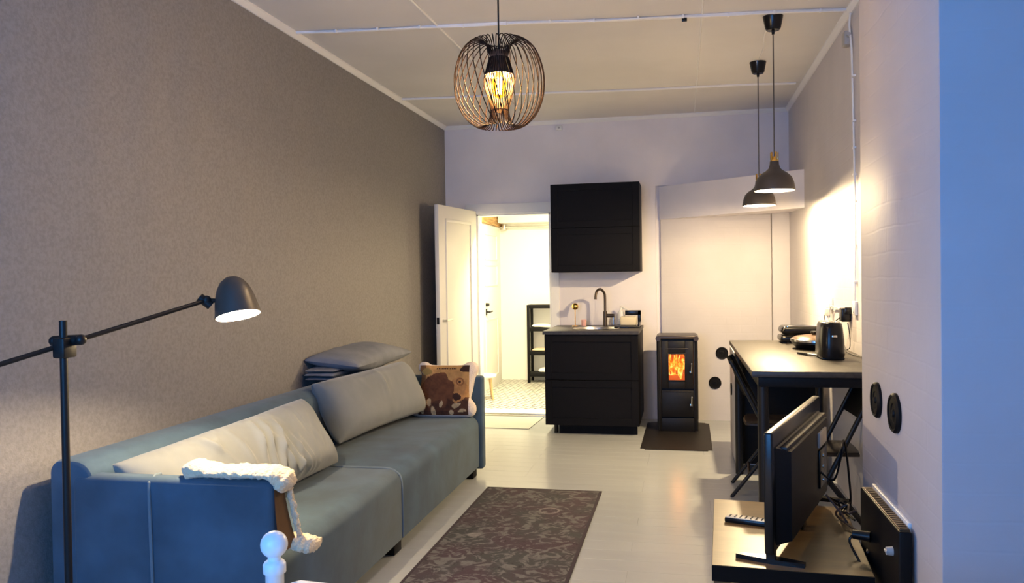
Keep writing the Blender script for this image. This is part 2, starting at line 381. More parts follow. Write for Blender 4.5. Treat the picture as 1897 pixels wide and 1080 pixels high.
# crown trims
def crown(name, p0, p1, nx, ny):
    prof = [(0, 0), (0.032, 0), (0.032, -.010), (.010, -.034), (0, -.034)]
    b = MB(); A = []; B2 = []
    for (o_, z) in prof:
        A.append(b.bm.verts.new((p0[0]+nx*o_, p0[1]+ny*o_, ZC+z))); B2.append(b.bm.verts.new((p1[0]+nx*o_, p1[1]+ny*o_, ZC+z)))
    n = len(prof); b.bm.faces.new(A[::-1]); b.bm.faces.new(B2)
    for i in range(n): b.bm.faces.new((A[i], A[(i+1) % n], B2[(i+1) % n], B2[i]))
    struct(name, b, m_trim)
crown('trim_1', (XL, YR), (XL, YB), 1, 0); crown('trim_2', (XL, YB), (XR, YB), 0, -1); crown('trim_3', (XR, YB), (XR, PY1), -1, 0)

# masonry panel inside the slotted recess + diagonal hood across the corner
struct('wall_masonry', MB().box(-0.195, 0.80, YB-.01, YB+.05, -.01, 1.90, 0.012, 2), m_mason, 'painted masonry panel behind the stove')
struct('wall_corner', MB().box(0.806, XR, YB-.012, YB+.05, -.01, 1.905, 0.004, 2), m_mason, 'narrow masonry strip in the right back corner')
b = MB(); hp = [(-0.20, YB-.012), (XR, 6.80), (XR, YB+.04), (-0.20, YB+.04)]
A = [b.bm.verts.new((x, y, 1.875 + (0.03 if i == 2 else 0.0))) for i, (x, y) in enumerate(hp)]; B2 = [b.bm.verts.new((x, y, 2.18 + (0.03 if i == 2 else 0))) for i, (x, y) in enumerate(hp)]
b.bm.faces.new(A[::-1]); b.bm.faces.new(B2)
for i in range(4): b.bm.faces.new((A[i], A[(i+1) % 4], B2[(i+1) % 4], B2[i]))
struct('trim_4', b, m_white, 'diagonal boxed hood across the corner above the stove')

# doorway casing and threshold
b = MB(); b.box(DX0-.11, DX1+.085, YB-.02, YB, DZ, DZ+.10, .004); b.box(DX1, DX1+.08, YB-.02, YB, 0, DZ, .004); b.box(DX0-.11, DX0, YB-.02, YB, 0, DZ, .004)
b.box(DX0-.001, DX0+.015, YB-.01, YB+.13, 0, DZ); b.box(DX1-.015, DX1+.001, YB-.01, YB+.13, 0, DZ); b.box(DX0, DX1, YB-.01, YB+.13, DZ-.015, DZ+.001)
struct('trim_5', b, m_trim, 'white casing around the doorway')
# ---------------- hallway
HX0, HX1, HY1 = -2.36, -0.75, 10.5
hf = struct('floor_hall', MB().box(HX0-.1, HX1+.1, YB+.12, HY1+.1, -.16, -.008), m_plasw, 'patterned tile floor of the hall')
T = 0.2; mb = MB().box(0, T-.003, 0, T-.003, -.008, 0.0, .001, 1); tme = bpy.data.meshes.new('tile'); mb.bm.to_mesh(tme); mb.bm.free(); tme.materials.append(m_tile)
yy = 8.13
while yy < HY1-.02:
    xx = HX0
    while xx < -1.0:
        o = bpy.data.objects.new('tile', tme); COL.objects.link(o); o.parent = hf; o.location = (xx, yy, 0); xx += T
    yy += T
finish('threshold_board', MB().box(HX0, HX1, YB+.12, 8.125, -.01, .004, .002), m_doorp, hf)
st = struct('trim_6', MB().box(DX0, DX1, YB-.03, YB+.02, 0, .012, .003).box(DX0, DX1, YB+.07, YB+.10, 0, .014, .003), m_steel, 'metal threshold strips in the doorway')
struct('wall_hall_left', MB().box(HX0-.12, HX0, YB+.12, HY1, -.01, 2.75), m_hallw)
struct('wall_hall_back', MB().box(HX0-.12, HX1+.1, HY1, HY1+.12, -.01, 2.75), m_hallw, 'bright white hall wall behind the open rack')
struct('wall_hall_right', MB().box(HX1, HX1+.1, YB+.12, HY1, -.01, 2.75), m_hallw)
hc = struct('ceiling_hall', MB().box(HX0-.1, HX1+.1, YB+.12, HY1, 2.70, 2.75), m_darkw, 'dark old boards over the hall')
for i in range(3):
    finish('beam', MB().box(HX0, HX1, 9.0+i*.55, 9.1+i*.55, 2.55, 2.70, .004), m_darkw, hc)
bd = struct('trim_7', MB().box(HX0, HX0+.03, 8.9, HY1, 2.02, 2.14, .003), m_wood, 'raw wooden boards above the hall entry door')
finish('board', MB().box(HX0, HX0+.024, 8.9, HY1, 2.145, 2.40, .003), m_darkw, bd)
struct('trim_8', MB().box(HX0+.04, HX1, HY1-.30, HY1, 2.06, 2.45, .004), m_hallw, 'white boxed soffit at the end of the hall')
b = MB().tube([(HX0+.03, HY1-.10, 2.02), (HX1, HY1-.10, 2.0)], .012, 10)
pr = finish('pipe', b, m_steel); tag(pr, 'pale pipe running under the white soffit in the hall', 'pipe')
finish('bracket', MB().box(HX0+.06, HX0+.10, HY1-.13, HY1, 1.98, 2.06, .004), m_steel, pr)
# hall entry door
b = MB().box(HX0, HX0+.035, 9.30, 10.32, 0.0, 2.0, .004)
d2 = struct('door_2', b, m_doorp, 'white panelled entry door in the bright hall')
for (z0, z1) in ((.12, .85), (1.25, 1.52), (1.57, 1.90)):
    bb = MB(); y0, y1 = 9.48, 10.14
    bb.box(HX0+.03, HX0+.043, y0, y1, z0, z0+.02, .003).box(HX0+.03, HX0+.043, y0, y1, z1-.02, z1, .003).box(HX0+.03, HX0+.043, y0, y0+.02, z0, z1, .003).box(HX0+.03, HX0+.043, y1-.02, y1, z0, z1, .003)
    finish('moulding', bb, m_doorp, d2)
bb = MB().cyl((HX0+.03, 9.52, .94), (HX0+.09, 9.52, .94), .011).cyl((HX0+.085, 9.51, .94), (HX0+.085, 9.64, .945), .009); bb.box(HX0+.03, HX0+.045, 9.50, 9.54, .90, .98, .004)
h = finish('door_handle', bb, m_blk2, d2); h['label'] = 'black lever handle'
h = finish('lock', MB().cyl((HX0+.03, 9.52, 1.03), (HX0+.075, 9.52, 1.03), .022, .018), m_blk2, d2); h['label'] = 'dark round lock'
# open door of the doorway, swung against the left wall
ang = math.atan2(6.58-7.70, -2.135-(-1.985)); L = 0.88; LH = 2.005
Md = Matrix.Translation((-1.985, 7.695, 0)) @ Matrix.Rotation(ang, 4, 'Z')
d1 = struct('door_1', MB().box(0, L, -.02, .02, .015, LH, .003, M=Md), m_doorp, 'white panelled door swung open beside the sofa end')
for s in (1,):
    bb = MB(); t = .0205*s
    for (u0, u1, z0, z1) in ((.14, .74, .16, .19), (.14, .74, 1.86, 1.89), (.14, .165, .16, 1.89), (.715, .74, .16, 1.89)):
        bb.box(u0, u1, .018, .030, z0, z1, .004, M=Md)
    finish('moulding', bb, m_doorp, d1)
bb = MB().cyl(Md @ Vector((L-.06, .02, .98)), Md @ Vector((L-.06, .065, .98)), .010).cyl(Md @ Vector((L-.055, .06, .98)), Md @ Vector((L-.18, .06, .985)), .009)
h = finish('door_handle', bb, m_steel, d1); h['label'] = 'grey lever handle'
finish('latch', MB().box(L-.002, L+.003, -.012, .012, .95, 1.01, .001, M=Md), m_blk2, d1)

# ================================================================== SOFA
SY0, SY1 = 2.445, 5.40
sofa = thing('sofa', 'long blue-grey velvet sofa against the taupe left wall', 'sofa', (-1.8, 3.9, 0))
def ext_y(prof, y0, y1, bev=0.0):
    M = Matrix(((1, 0, 0, 0), (0, 0, 1, 0), (0, 1, 0, 0), (0, 0, 0, 1)))   # (x,z,y)->(x,y,z)
    b = MB(); b.prism(prof, 0, y0, y1, None, 0)
    bmesh.ops.transform(b.bm, matrix=M, verts=list(b.bm.verts)); 
    bmesh.ops.recalc_face_normals(b.bm, faces=list(b.bm.faces))
    return b
def rounded(x0, x1, z0, z1, r_tl, r_tr, n=6):
    P = [(x0, z0), (x1, z0)]
    for i in range(n+1):
        a = pi/2*i/n; P.append((x1-r_tr+r_tr*cos(a), z1-r_tr+r_tr*sin(a)))
    for i in range(n+1):
        a = pi/2+pi/2*i/n; P.append((x0+r_tl+r_tl*cos(a), z1-r_tl+r_tl*sin(a)))
    return P
def soften(b, w=.012, seg=2):
    es = [e for e in b.bm.edges if len(e.link_faces) == 2 and e.calc_face_angle(0) > radians(50)]
    bmesh.ops.bevel(b.bm, geom=es, offset=w, segments=seg, affect='EDGES', profile=.5); return b
finish('backrest', soften(ext_y(rounded(-2.195, -2.012, .06, .735, .05, .08), SY0, SY1-.002), .02), m_sofa, sofa)
SEAM = 3.78
for (a0, a1) in ((SY0+.068, SEAM-.002), (SEAM+.002, SY1-.073)):
    b = ext_y(rounded(-2.014, -1.365, .07, .415, .02, .07), a0, a1)
    finish('seat', soften(b, .006), m_sofa, sofa)
pts = [(-1.99, SEAM, .416), (-1.6, SEAM, .417), (-1.45, SEAM, .417), (-1.395, SEAM, .402), (-1.366, SEAM, .36), (-1.362, SEAM, .2), (-1.363, SEAM, .08)]
finish('piping', MB().tube(catmull(pts, 5), .006, 8), m_sofab, sofa)
b = MB().box(-2.10, -1.335, SY0-.005, SY0+.067, .05, .685, .022, 4); na = finish('armrest', b, m_sofa, sofa)
b = MB().box(-2.05, -1.335, SY1-.072, SY1+.005, .05, .685, .022, 4); finish('armrest', b, m_sofa, sofa)
xs_ = -1.792
finish('piping', MB().tube([(xs_, SY0+.06, .684), (xs_, SY0+.03, .686), (xs_, SY0-.004, .668), (xs_+.004, SY0-.009, .60), (xs_+.01, SY0-.009, .3), (xs_+.012, SY0-.009, .06)], .006, 8), m_sofab, na)
finish('plinth', MB().box(-2.2, -1.45, SY0+.05, SY1-.06, .03, .07), m_black, sofa)
for (x, y) in ((-1.42, SY0+.08), (-1.42, SY1-.10), (-1.42, SEAM), (-2.15, SY0+.08), (-2.15, SY1-.1)):
    finish('foot', MB().box(x-.03, x+.03, y-.05, y+.05, 0, .07, .004), m_black, sofa)

def pillow(Lx, Ly, T, wr=0.0, seed=0, nu=64, nv=40, p=2.6, pinch=.06):
    """closed cushion, local: x length, y height, z thickness"""
    b = MB(); rnd = random.Random(seed)
    ridges = [(rnd.uniform(-.9, .9), rnd.uniform(-.5, .5), rnd.uniform(.5, 1.0)) for _ in range(24)]
    def pt(u, v, side):
        U, V = 2*u-1, 2*v-1
        U = math.sin(U*pi/2)*.35+U*.65; V = math.sin(V*pi/2)*.35+V*.65
        e = (max(0, 1-abs(U)**p)*max(0, 1-abs(V)**p))**.45
        x = U*Lx/2*(1-pinch*(1-abs(V)**1.5)*abs(U)**4*.6); y = V*Ly/2*(1-pinch*(1-abs(U)**1.5)*abs(V)**4)
        z = side*T/2*e
        q = Vector((x*3+seed*7, y*3, side*2.0))
        z += side*e*0.018*noise.noise(q)
        if wr:
            w = 0
            for (rx, sl, am) in ridges:
                d = (U-rx-sl*V*.35)*Lx/.022
                w += am*math.exp(-d*d*.35)*(.4+.6*math.sin((V+1)*1.5+rx*5))*(0.5+0.5*noise.noise(Vector((U*2+rx, V*2, seed))))
            z += side*e*wr*w
        return (x, y, z)
    Vt = b.grid(lambda u, v: pt(u, v, 1), nu, nv); Vb = b.grid(lambda u, v: pt(u, v, -1), nu, nv)
    bmesh.ops.remove_doubles(b.bm, verts=list(b.bm.verts), dist=1e-4)
    return b
def place(o, origin, xaxis, yaxis):
    x = Vector(xaxis).normalized(); y = Vector(yaxis); y = (y-x*y.dot(x)).normalized(); z = x.cross(y)
    m = Matrix((x, y, z)).transposed().to_4x4(); m.translation = Vector(origin); o.matrix_world = m
p1 = finish('cushion', pillow(1.27, .37, .27, .045, 3, 260, 56, 3.2), m_pill)
place(p1, (-1.835, 3.13, .578), (.07, 1, .035), (-.50, .0, .80))
tag(p1, 'large crumpled grey cushion nearest the floor lamp', 'cushion', None)
p2 = finish('cushion', pillow(1.04, .37, .27, .008, 11, 90, 40, 3.6), m_pill)
place(p2, (-1.875, 4.705, .618), (.16, 1.06, .02), (-.42, .06, .80))
tag(p2, 'smooth large grey cushion below the folded quilt', 'cushion', None)
# folded quilt on the backrest
q = thing('folded_quilt', 'slate blue folded quilt lying on top of the sofa back', 'quilt', (-2.1, 4.9, .735))
def quilt_layer(z0, t, ly, lx, seed, bul=0):
    b = pillow(ly, lx, t, .004, seed, 36, 20, 6.0, .02); return b
for i, (z, t, ly, lx, sh) in enumerate(((.752, .030, .86, .19, -.03), (.778, .030, .88, .20, -.03), (.804, .030, .86, .20, -.03))):
    o = finish('fold', quilt_layer(z, t, ly, lx, i+20), m_blanket, q, local=True)
    o.matrix_local = Matrix.Translation((.0+sh-.02, .06, z-.735)) @ Matrix.Rotation(pi/2, 4, 'Z')
o = finish('top_layer', pillow(1.0, .36, .145, .006, 31, 48, 24, 2.4, .03), m_blanket, q, local=True)
o.matrix_local = Matrix.Translation((.0, .19, .108)) @ Matrix.Rotation(radians(6), 4, 'Y') @ Matrix.Rotation(pi/2, 4, 'Z')

# animal shaped plush cushion with a printed front
def bear_cushion():
    t = thing('printed_cushion', 'square cushion printed with a brown bear and edged in cream plush', 'cushion', (-1.585, 5.255, .418))
    # outline in local (x right, z up), metres
    out = [(-.205, .0), (-.12, -.004), (.0, -.005), (.12, -.004), (.185, .0), (.215, .03), (.215, .075), (.19, .11), (.178, .13), (.19, .18), (.20, .24), (.212, .285),
           (.225, .315), (.222, .35), (.195, .372), (.15, .368), (.12, .352), (.0, .350), (-.10, .352), (-.13, .368), (-.165, .372), (-.192, .35), (-.19, .315), (-.168, .285), (-.172, .2), (-.18, .13), (-.186, .075), (-.212, .05), (-.224, .022)]
    C = [Vector((x, 0, z)) for x, z in catmull([(x, z, 0) for x, z in out], 3, True) for x, z in [(x, z)]] if False else None
    P = [(v.x, v.y) for v in catmull([(x, z, 0) for x, z in out], 3, True)]
    n = len(P); cx, cz = 0.0, .18; b = MB(); rings = []
    prof = [(1.0, 0.0), (.985, .022), (.93, .040), (.80, .055), (.55, .066), (.25, .07)]
    for side in (1, -1):
        prev = None
        for (k, th) in prof:
            ring = [b.bm.verts.new((cx+(x-cx)*k, -side*th, cz+(z-cz)*k)) for x, z in P]
            if prev:
                for i in range(n): b.bm.faces.new((prev[i], prev[(i+1) % n], ring[(i+1) % n], ring[i]))
            prev = ring
        c = b.bm.verts.new((cx, -side*.071, cz))
        for i in range(n): b.bm.faces.new((prev[i], prev[(i+1) % n], c))
    bmesh.ops.remove_doubles(b.bm, verts=list(b.bm.verts), dist=1e-4)
    finish('plush_edge', b, m_fleece2, t, local=True)
    # print: fine grid following the front bulge
    def inside(x, z):
        c = False; j = n-1
        for i in range(n):
            if (P[i][1] > z) != (P[j][1] > z) and x < (P[j][0]-P[i][0])*(z-P[i][1])/(P[j][1]-P[i][1])+P[i][0]: c = not c
            j = i
        return c
    def front(x, z):
        lo, hi = 0.0, 12.0
        for _ in range(16):
            k = (lo+hi)/2
            if inside(cx+(x-cx)*k, cz+(z-cz)*k): lo = k
            else: hi = k
        rr = 1/max(lo, 1e-3)
        pr_ = prof[::-1]
        if rr <= .25: return .0705
        for (ka, ta), (kb, tb) in zip(pr_, pr_[1:]):
            if ka <= rr <= kb: return ta+(tb-ta)*(rr-ka)/(kb-ka)
        return 0.0
    def colour(u, v):
        g = noise.noise(Vector((u*9, v*9, 0)))*.5+noise.noise(Vector((u*25, v*25, 3)))*.3
        tan = Vector((.46, .25, .085)); brown = Vector((.10, .035, .014)); dark = Vector((.04, .013, .008)); cr = Vector((.62, .44, .24))
        c = tan*(1+.45*g)
        w1 = u+.05*noise.noise(Vector((u*5, v*5, 7))); w2 = v+.05*noise.noise(Vector((u*5, v*5, 9)))
        if u < .13 and v > .3: c = brown.lerp(tan, .3+.3*g)
        if (w1-.16)**2/.012+(w2-.88)**2/.006 < 1: c = Vector((.30, .20, .06))
        if (w1-.93)**2/.012+(w2-.93)**2/.008 < 1: c = dark
        if w2 < .36: c = dark.lerp(brown, .5+g)
        if (w1-.78)**2/.036+(w2-.50)**2/.06 < 1: c = Vector((.42, .20, .065))*(1+.6*g)
        for (ex, ez, ra, rb) in ((.30, .52, .29, .25), (.40, .68, .18, .17), (.56, .52, .15, .18), (.22, .30, .10, .16), (.50, .30, .09, .18), (.63, .38, .07, .10)):
            if (w1-ex)**2/ra**2+(w2-ez)**2/rb**2 < 1: c = brown*(1.25+.9*g)
        e = ((w1-.82)**2+(w2-.66)**2)**.5
        if .05 < e < .075: c = Vector((.22, .09, .03))
        if e < .026: c = dark
        if (w1-.76)**2/.009+(w2-.36)**2/.004 < 1: c = dark
        for (bx, bz, ra, rb) in ((.22, .24, .06, .07), (.31, .08, .045, .11), (.46, .20, .035, .06), (.76, .20, .10, .05), (.66, .06, .05, .05), (.07, .06, .03, .08), (.88, .07, .07, .03)):
            if (w1-bx)**2/ra**2+(w2-bz)**2/rb**2 < 1: c = cr*(.8+.6*g)
        if .915 < v < .945 and .34 < u < .74 and (int(u*90) % 3 != 0): c = dark
        return c
    NU, NV = 84, 72; b = MB(); cols = {}
    x0, x1, z0, z1 = -.172, .173, .008, .343
    V = []
    for i in range(NU+1):
        colm = []
        for j in range(NV+1):
            u, v = i/NU, j/NV; x, z = x0+(x1-x0)*u, z0+(z1-z0)*v
            colm.append(b.bm.verts.new((x, -front(x, z)-.0015, z)))
        V.append(colm)
    lay = b.bm.loops.layers.float_color.new('print')
    for i in range(NU):
        for j in range(NV):
            f = b.bm.faces.new((V[i][j], V[i+1][j], V[i+1][j+1], V[i][j+1])); c = colour((i+.5)/NU, (j+.5)/NV)
            for l in f.loops: l[lay] = (max(0, c.x), max(0, c.y), max(0, c.z), 1)
    finish('printed_front', b, attr_mat('bear_print'), t, local=True, recalc=False)
    t.rotation_euler = (radians(-14), 0, radians(3))
    return t
m_fleece2 = mat('cream_plush', (0.78, 0.66, 0.55), 0.95, bump=(120, 0.8, 0.006), sheen=.3)
bear_cushion()

# sheepskin over the near armrest
def sheepskin():
    t = thing('sheepskin', 'cream sheepskin draped over the near sofa armrest', 'sheepskin', (-1.45, SY0+.05, .69))
    def strip(path, w0, th0, seed, bulge=None):
        path = catmull(path, 8); b = MB(); n = len(path)-1
        def fn(u, v):
            i = u*n; k = min(int(i), n-1); p = path[k].lerp(path[k+1], i-k)
            a = 2*pi*v; w = w0+.010*noise.noise(Vector((u*8, 0, seed))); th = th0*(1+.35*noise.noise(Vector((u*10, v*3, seed))))
            tng = (path[min(k+1, n)]-path[max(k-1, 0)]).normalized(); nn = tng.cross(Vector((0, 1, 0))).normalized()
            if nn.z < 0 and abs(nn.z) > .5: nn = -nn
            e = min(1, min(u, 1-u)*9)**.5
            if bulge: th *= 1+bulge(u)
            q = p+Vector((0, 1, 0))*w*cos(a)*e+nn*th*sin(a)*e
            d = noise.noise(q*45)*.006+noise.noise(q*110)*.004
            return tuple(q+nn*d*sin(a)+Vector((0, 1, 0))*d*cos(a))
        b.grid(fn, 120, 44); bmesh.ops.remove_doubles(b.bm, verts=list(b.bm.verts), dist=1e-4); return b
    y = SY0+.062
    finish('fleece', strip([(-1.70, y, .705), (-1.62, y, .705), (-1.5, y, .702), (-1.40, y, .704), (-1.345, y, .700), (-1.322, y, .675), (-1.318, y, .64)], .062, .020, 1, lambda u: .9*math.exp(-((u-.10)/.07)**2)+.5*math.exp(-((u-.80)/.10)**2)), m_fleece, t, angle=70)
    b = MB(); b.grid(lambda u, v: (-1.330+.020*u*u, SY0+.004+.062*v+.05*u*v, .672-.225*u), 14, 8); bmesh.ops.solidify(b.bm, geom=list(b.bm.faces), thickness=.009)
    h = finish('hide', b, m_hide, t); h['label'] = 'tan leather underside'
    f2 = finish('fleece_edge', strip([(-1.322, SY0+.085, .67), (-1.316, SY0+.10, .60), (-1.312, SY0+.12, .52), (-1.305, SY0+.13, .47)], .012, .010, 3), m_fleece, t, angle=70)
    f3 = finish('fleece_tail', strip([(-1.36, SY0+.13, .455), (-1.32, SY0+.13, .452), (-1.27, SY0+.13, .442), (-1.24, SY0+.13, .44)], .055, .022, 5), m_fleece, t, angle=70)
sheepskin()

# ================================================================== FLOOR LAMP
def floor_lamp():
    t = thing('floor_lamp', 'black floor lamp with a slanted arm and lit dome shade before the sofa', 'lamp', (-1.78, 2.05, 0))
    px, py = -1.78, 2.05
    finish('pole', MB().cyl((px, py, .02), (px+.003, py, 1.245), .011, .011, 20), m_blk2, t)
    finish('base', MB().lathe([(0, 0), (.14, 0), (.14, .012), (.12, .02), (0, .022)], 40, Matrix.Translation((px, py, 0))), m_blk2, t)
    A = Vector((-1.925, 1.66, 1.077)); B = Vector((-1.628, 2.55, 1.288))
    finish('arm', MB().cyl(A, B, .0075, .0075, 14), m_blk2, t)
    c = Vector((px, py+.025, 1.175))
    cl = MB().box(px-.02, px+.02, py-.02, py+.035, 1.135, 1.195, .006); cl.cyl(c+Vector((-.045, .0, .008)), c+Vector((.045, .0, .012)), .016, .016, 16); cl.ball((px-.045, py+.02, 1.183), .016).ball((px+.045, py+.02, 1.187), .016)
    finish('clamp', cl, m_blk2, t)
    jt = MB().cyl(B+Vector((-.02, -.012, .012)), B+Vector((.012, .008, -.02)), .016, .016, 14).ball(B, .017)
    finish('joint', jt, m_blk2, t)
    # shade
    axis = Vector((-.27, .15, 1)).normalized()
    q = Vector((0, 0, 1)).rotation_difference(axis).to_matrix().to_4x4()
    Ms = Matrix.Translation((-1.537, 2.60, 1.231)) @ q
    R = .080; 
    outer = [(R, 0), (R*.96, .018), (R*.90, .045), (R*.82, .075), (R*.70, .103), (R*.52, .126), (R*.28, .141), (0, .146)]
    prof = outer+[(0, .147)]+[(max(0, r-.003), z-.003) for r, z in outer[::-1][1:-1]]+[(R-.003, .0), (R, 0)]
    sh = finish('lamp_shade', MB().lathe(prof, 40, Ms), m_shade, t, 60)
    lin = [(r-.0045, z) for r, z in outer[:-2]]
    finish('reflector', MB().lathe(lin, 40, Ms), m_refl, sh, 60)
    bl = Ms @ Vector((0, 0, .062))
    finish('bulb', MB().ball(bl, .032, 20), m_bulb, t)
    finish('bracket', MB().cyl(B, Ms @ Vector((-.03, -.02, .06)), .008, .008), m_blk2, t)
    light('floor_lamp_light', 'POINT', Ms @ Vector((0, 0, .018)), 46, WARM, .012)
floor_lamp()

# ================================================================== PENDANTS
def wire_pendant():
    cx, cy, cz = -.712, 3.2, 2.137
    t = thing('wire_pendant_lamp', 'round bronze wire cage pendant lamp with a glowing amber bulb', 'pendant lamp', (cx, cy, cz))
    def finl(n, b, m, a=35): return finish(n, b, m, t, a, local=True)
    outer = [(.036, .108), (.05, .150), (.075, .170), (.112, .163), (.150, .125), (.175, .06), (.1815, 0), (.175, -.065), (.15, -.125), (.11, -.166), (.075, -.178), (.048, -.160), (.036, -.112)]
    inner = [(.044, -.07), (.058, -.02), (.061, .015), (.05, .06), (.038, .100)]
    pts = []
    tw = radians(62)
    for i, (r, z) in enumerate(outer):
        a = tw*i/(len(outer)-1); pts.append((r*cos(a), r*sin(a), z))
    for (r, z) in inner: pts.append((r*cos(tw), r*sin(tw), z))
    b = MB().tube(catmull(pts, 4), .0021, 5); me = None
    for k in range(34):
        if k == 0: o = finl('wire', b, m_wire, 60); first = o
        else: o = copy_of(first, t)
        o.rotation_euler = (0, 0, 2*pi*k/34)
    cap = [(0, .128), (.020, .128), (.034, .125), (.039, .118), (.036, .09), (.040, .065), (.052, .04), (.059, .030), (.056, .030), (.049, .04), (.037, .065), (.033, .09), (.034, .115), (0, .12)]
    finl('socket_cup', MB().lathe(cap, 32), m_cup, 50)
    finl('ring', MB().tube([(.036*cos(2*pi*i/24), .036*sin(2*pi*i/24), -.112) for i in range(24)], .0022, 6, True), m_wire, 60)
    bulb = [(0, -.062), (.014, -.058), (.026, -.046), (.032, -.028), (.032, -.008), (.026, .014), (.017, .034), (.013, .05), (.013, .075)]
    finl('bulb', MB().lathe(bulb, 28), m_amber, 70)
    for k in range(6):
        a = 2*pi*k/6; finl('filament', MB().cyl((.010*cos(a), .010*sin(a), -.045), (.012*cos(a), .012*sin(a), .022), .0022, n=8), m_filc)
    finl('cord', MB().cyl((0, 0, .12), (0, 0, ZC-cz-.02), .0035, n=10), m_blk2)
    finl('canopy', MB().lathe([(0, ZC-cz-.045), (.02, ZC-cz-.045), (.045, ZC-cz), (0, ZC-cz)], 24), m_blk2)
    light('wire_pendant_light', 'POINT', (cx, cy, cz-.005), 76, (1.0, 0.77, 0.56), .05)
def amber_mat():
    m = bpy.data.materials.new('amber_glow_glass'); m.use_nodes = True; nt = m.node_tree; N = nt.nodes; L = nt.links
    for x in list(N): N.remove(x)
    o = N.new('ShaderNodeOutputMaterial'); t = N.new('ShaderNodeBsdfTransparent'); t.inputs[0].default_value = (1, .75, .25, 1)
    e = N.new('ShaderNodeEmission'); e.inputs[0].default_value = (1, .40, .015, 1); e.inputs[1].default_value = 1.7
    ad = N.new('ShaderNodeAddShader'); L.new(t.outputs[0], ad.inputs[0]); L.new(e.outputs[0], ad.inputs[1]); L.new(ad.outputs[0], o.inputs[0])
    return m
m_amber = amber_mat()
wire_pendant()

def dome_pendant(x, y, zrim, label, power):
    t = thing('dome_pendant_lamp', label, 'pendant lamp', (x, y, zrim), group='dome pendants over the table')
    def finl(n, b, m, a=50, par=t): return finish(n, b, m, par, a, local=True)
    o_ = [(.1155, 0), (.1165, .006), (.113, .022), (.108, .05), (.097, .078), (.075, .100), (.05, .116), (.034, .130), (.027, .150), (.025, .172)]
    prof = o_+[(.021, .172)]+[(r-.004, z-.002) for r, z in o_[::-1][1:-1]]+[(.112, 0), (.1155, 0)]
    sh = finl('lamp_shade', MB().lathe(prof, 40), m_shade)
    finl('reflector', MB().lathe([(r-.0055, z-.001) for r, z in o_[1:-2]]+[(0, .128)], 40), m_refl, 50, sh)
    finl('cap', MB().lathe([(0, .20), (.012, .20), (.015, .185), (.022, .18), (.024, .17), (.024, .172), (0, .172)], 20), m_brass)
    for k in range(5):
        a = 2*pi*k/5; finl('prong', MB().box(.017, .024, -.005, .005, .168, .225, .001, M=Matrix.Rotation(a, 4, 'Z')), m_brass, 30)
    finl('bulb', MB().ball((0, 0, .048), .034, 20).cyl((0, 0, .07), (0, 0, .13), .018, .018), m_bulb)
    finl('cord', MB().cyl((0, 0, .2), (0, 0, ZC-zrim-.1), .0035, n=8), m_cord)
    finl('canopy', MB().lathe([(0, ZC-zrim-.105), (.008, ZC-zrim-.105), (.010, ZC-zrim-.085), (.036, ZC-zrim-.082), (.044, ZC-zrim-.07), (.058, ZC-zrim-.002), (0, ZC-zrim-.0005)], 28), m_blkp, 40)
    light('dome_pendant_light', 'POINT', (x, y, zrim+.008), power, (1.0, .75, .42), .025)
    return t
m_cord = mat('grey_cord', (0.09, 0.075, 0.065), 0.7)
dome_pendant(.535, 4.956, 1.835, 'nearer dark dome pendant lamp with brass prongs over the table', 60)
dome_pendant(.542, 5.994, 1.835, 'farther dark dome pendant lamp, half hidden behind the nearer one', 150)

# ================================================================== KITCHEN
KX0, KX1, KY0 = -1.165, -.365, 6.86
WT = .888
def front(x0, x1, z0, z1, y, parent, nm='drawer'):
    f = .06
    b = MB()
    b.box(x0, x1, y, y+.012, z0, z1, .001, 1)
    b.box(x0, x0+f, y-.007, y+.002, z0, z1, .0015, 1).box(x1-f, x1, y-.007, y+.002, z0, z1, .0015, 1).box(x0+f, x1-f, y-.007, y+.002, z0, z0+f, .0015, 1).box(x0+f, x1-f, y-.007, y+.002, z1-f, z1, .0015, 1)
    return finish(nm, b, m_cab, parent)
bc = thing('base_cabinet', 'black base cabinet with two wide drawers under the sink worktop', 'cabinet', (-.765, 7.2, 0))
finish('body', MB().box(KX0, KX0+.018, KY0+.02, YB-.04, .08, .86, .001).box(KX1-.018, KX1, KY0+.02, YB-.04, .08, .86, .001).box(KX0+.018, KX1-.018, YB-.05, YB-.04, .08, .86).box(KX0+.018, KX1-.018, KY0+.02, YB-.05, .08, .098).box(KX0+.018, KX1-.018, KY0+.02, KY0+.08, .842, .86), m_cab, bc)
front(KX0+.002, KX1-.002, .472, .856, KY0, bc); front(KX0+.002, KX1-.002, .083, .468, KY0, bc)
finish('plinth', MB().box(KX0+.11, KX1-.02, KY0+.07, KY0+.085, .0, .08), m_cab, bc)
for (x, y) in ((KX0+.08, KY0+.09), (KX1-.06, KY0+.12), (KX0+.08, 7.55), (KX1-.06, 7.55)):
    finish('leg', MB().cyl((x, y, 0), (x, y, .08), .018, .018, 14), m_blkp, bc)
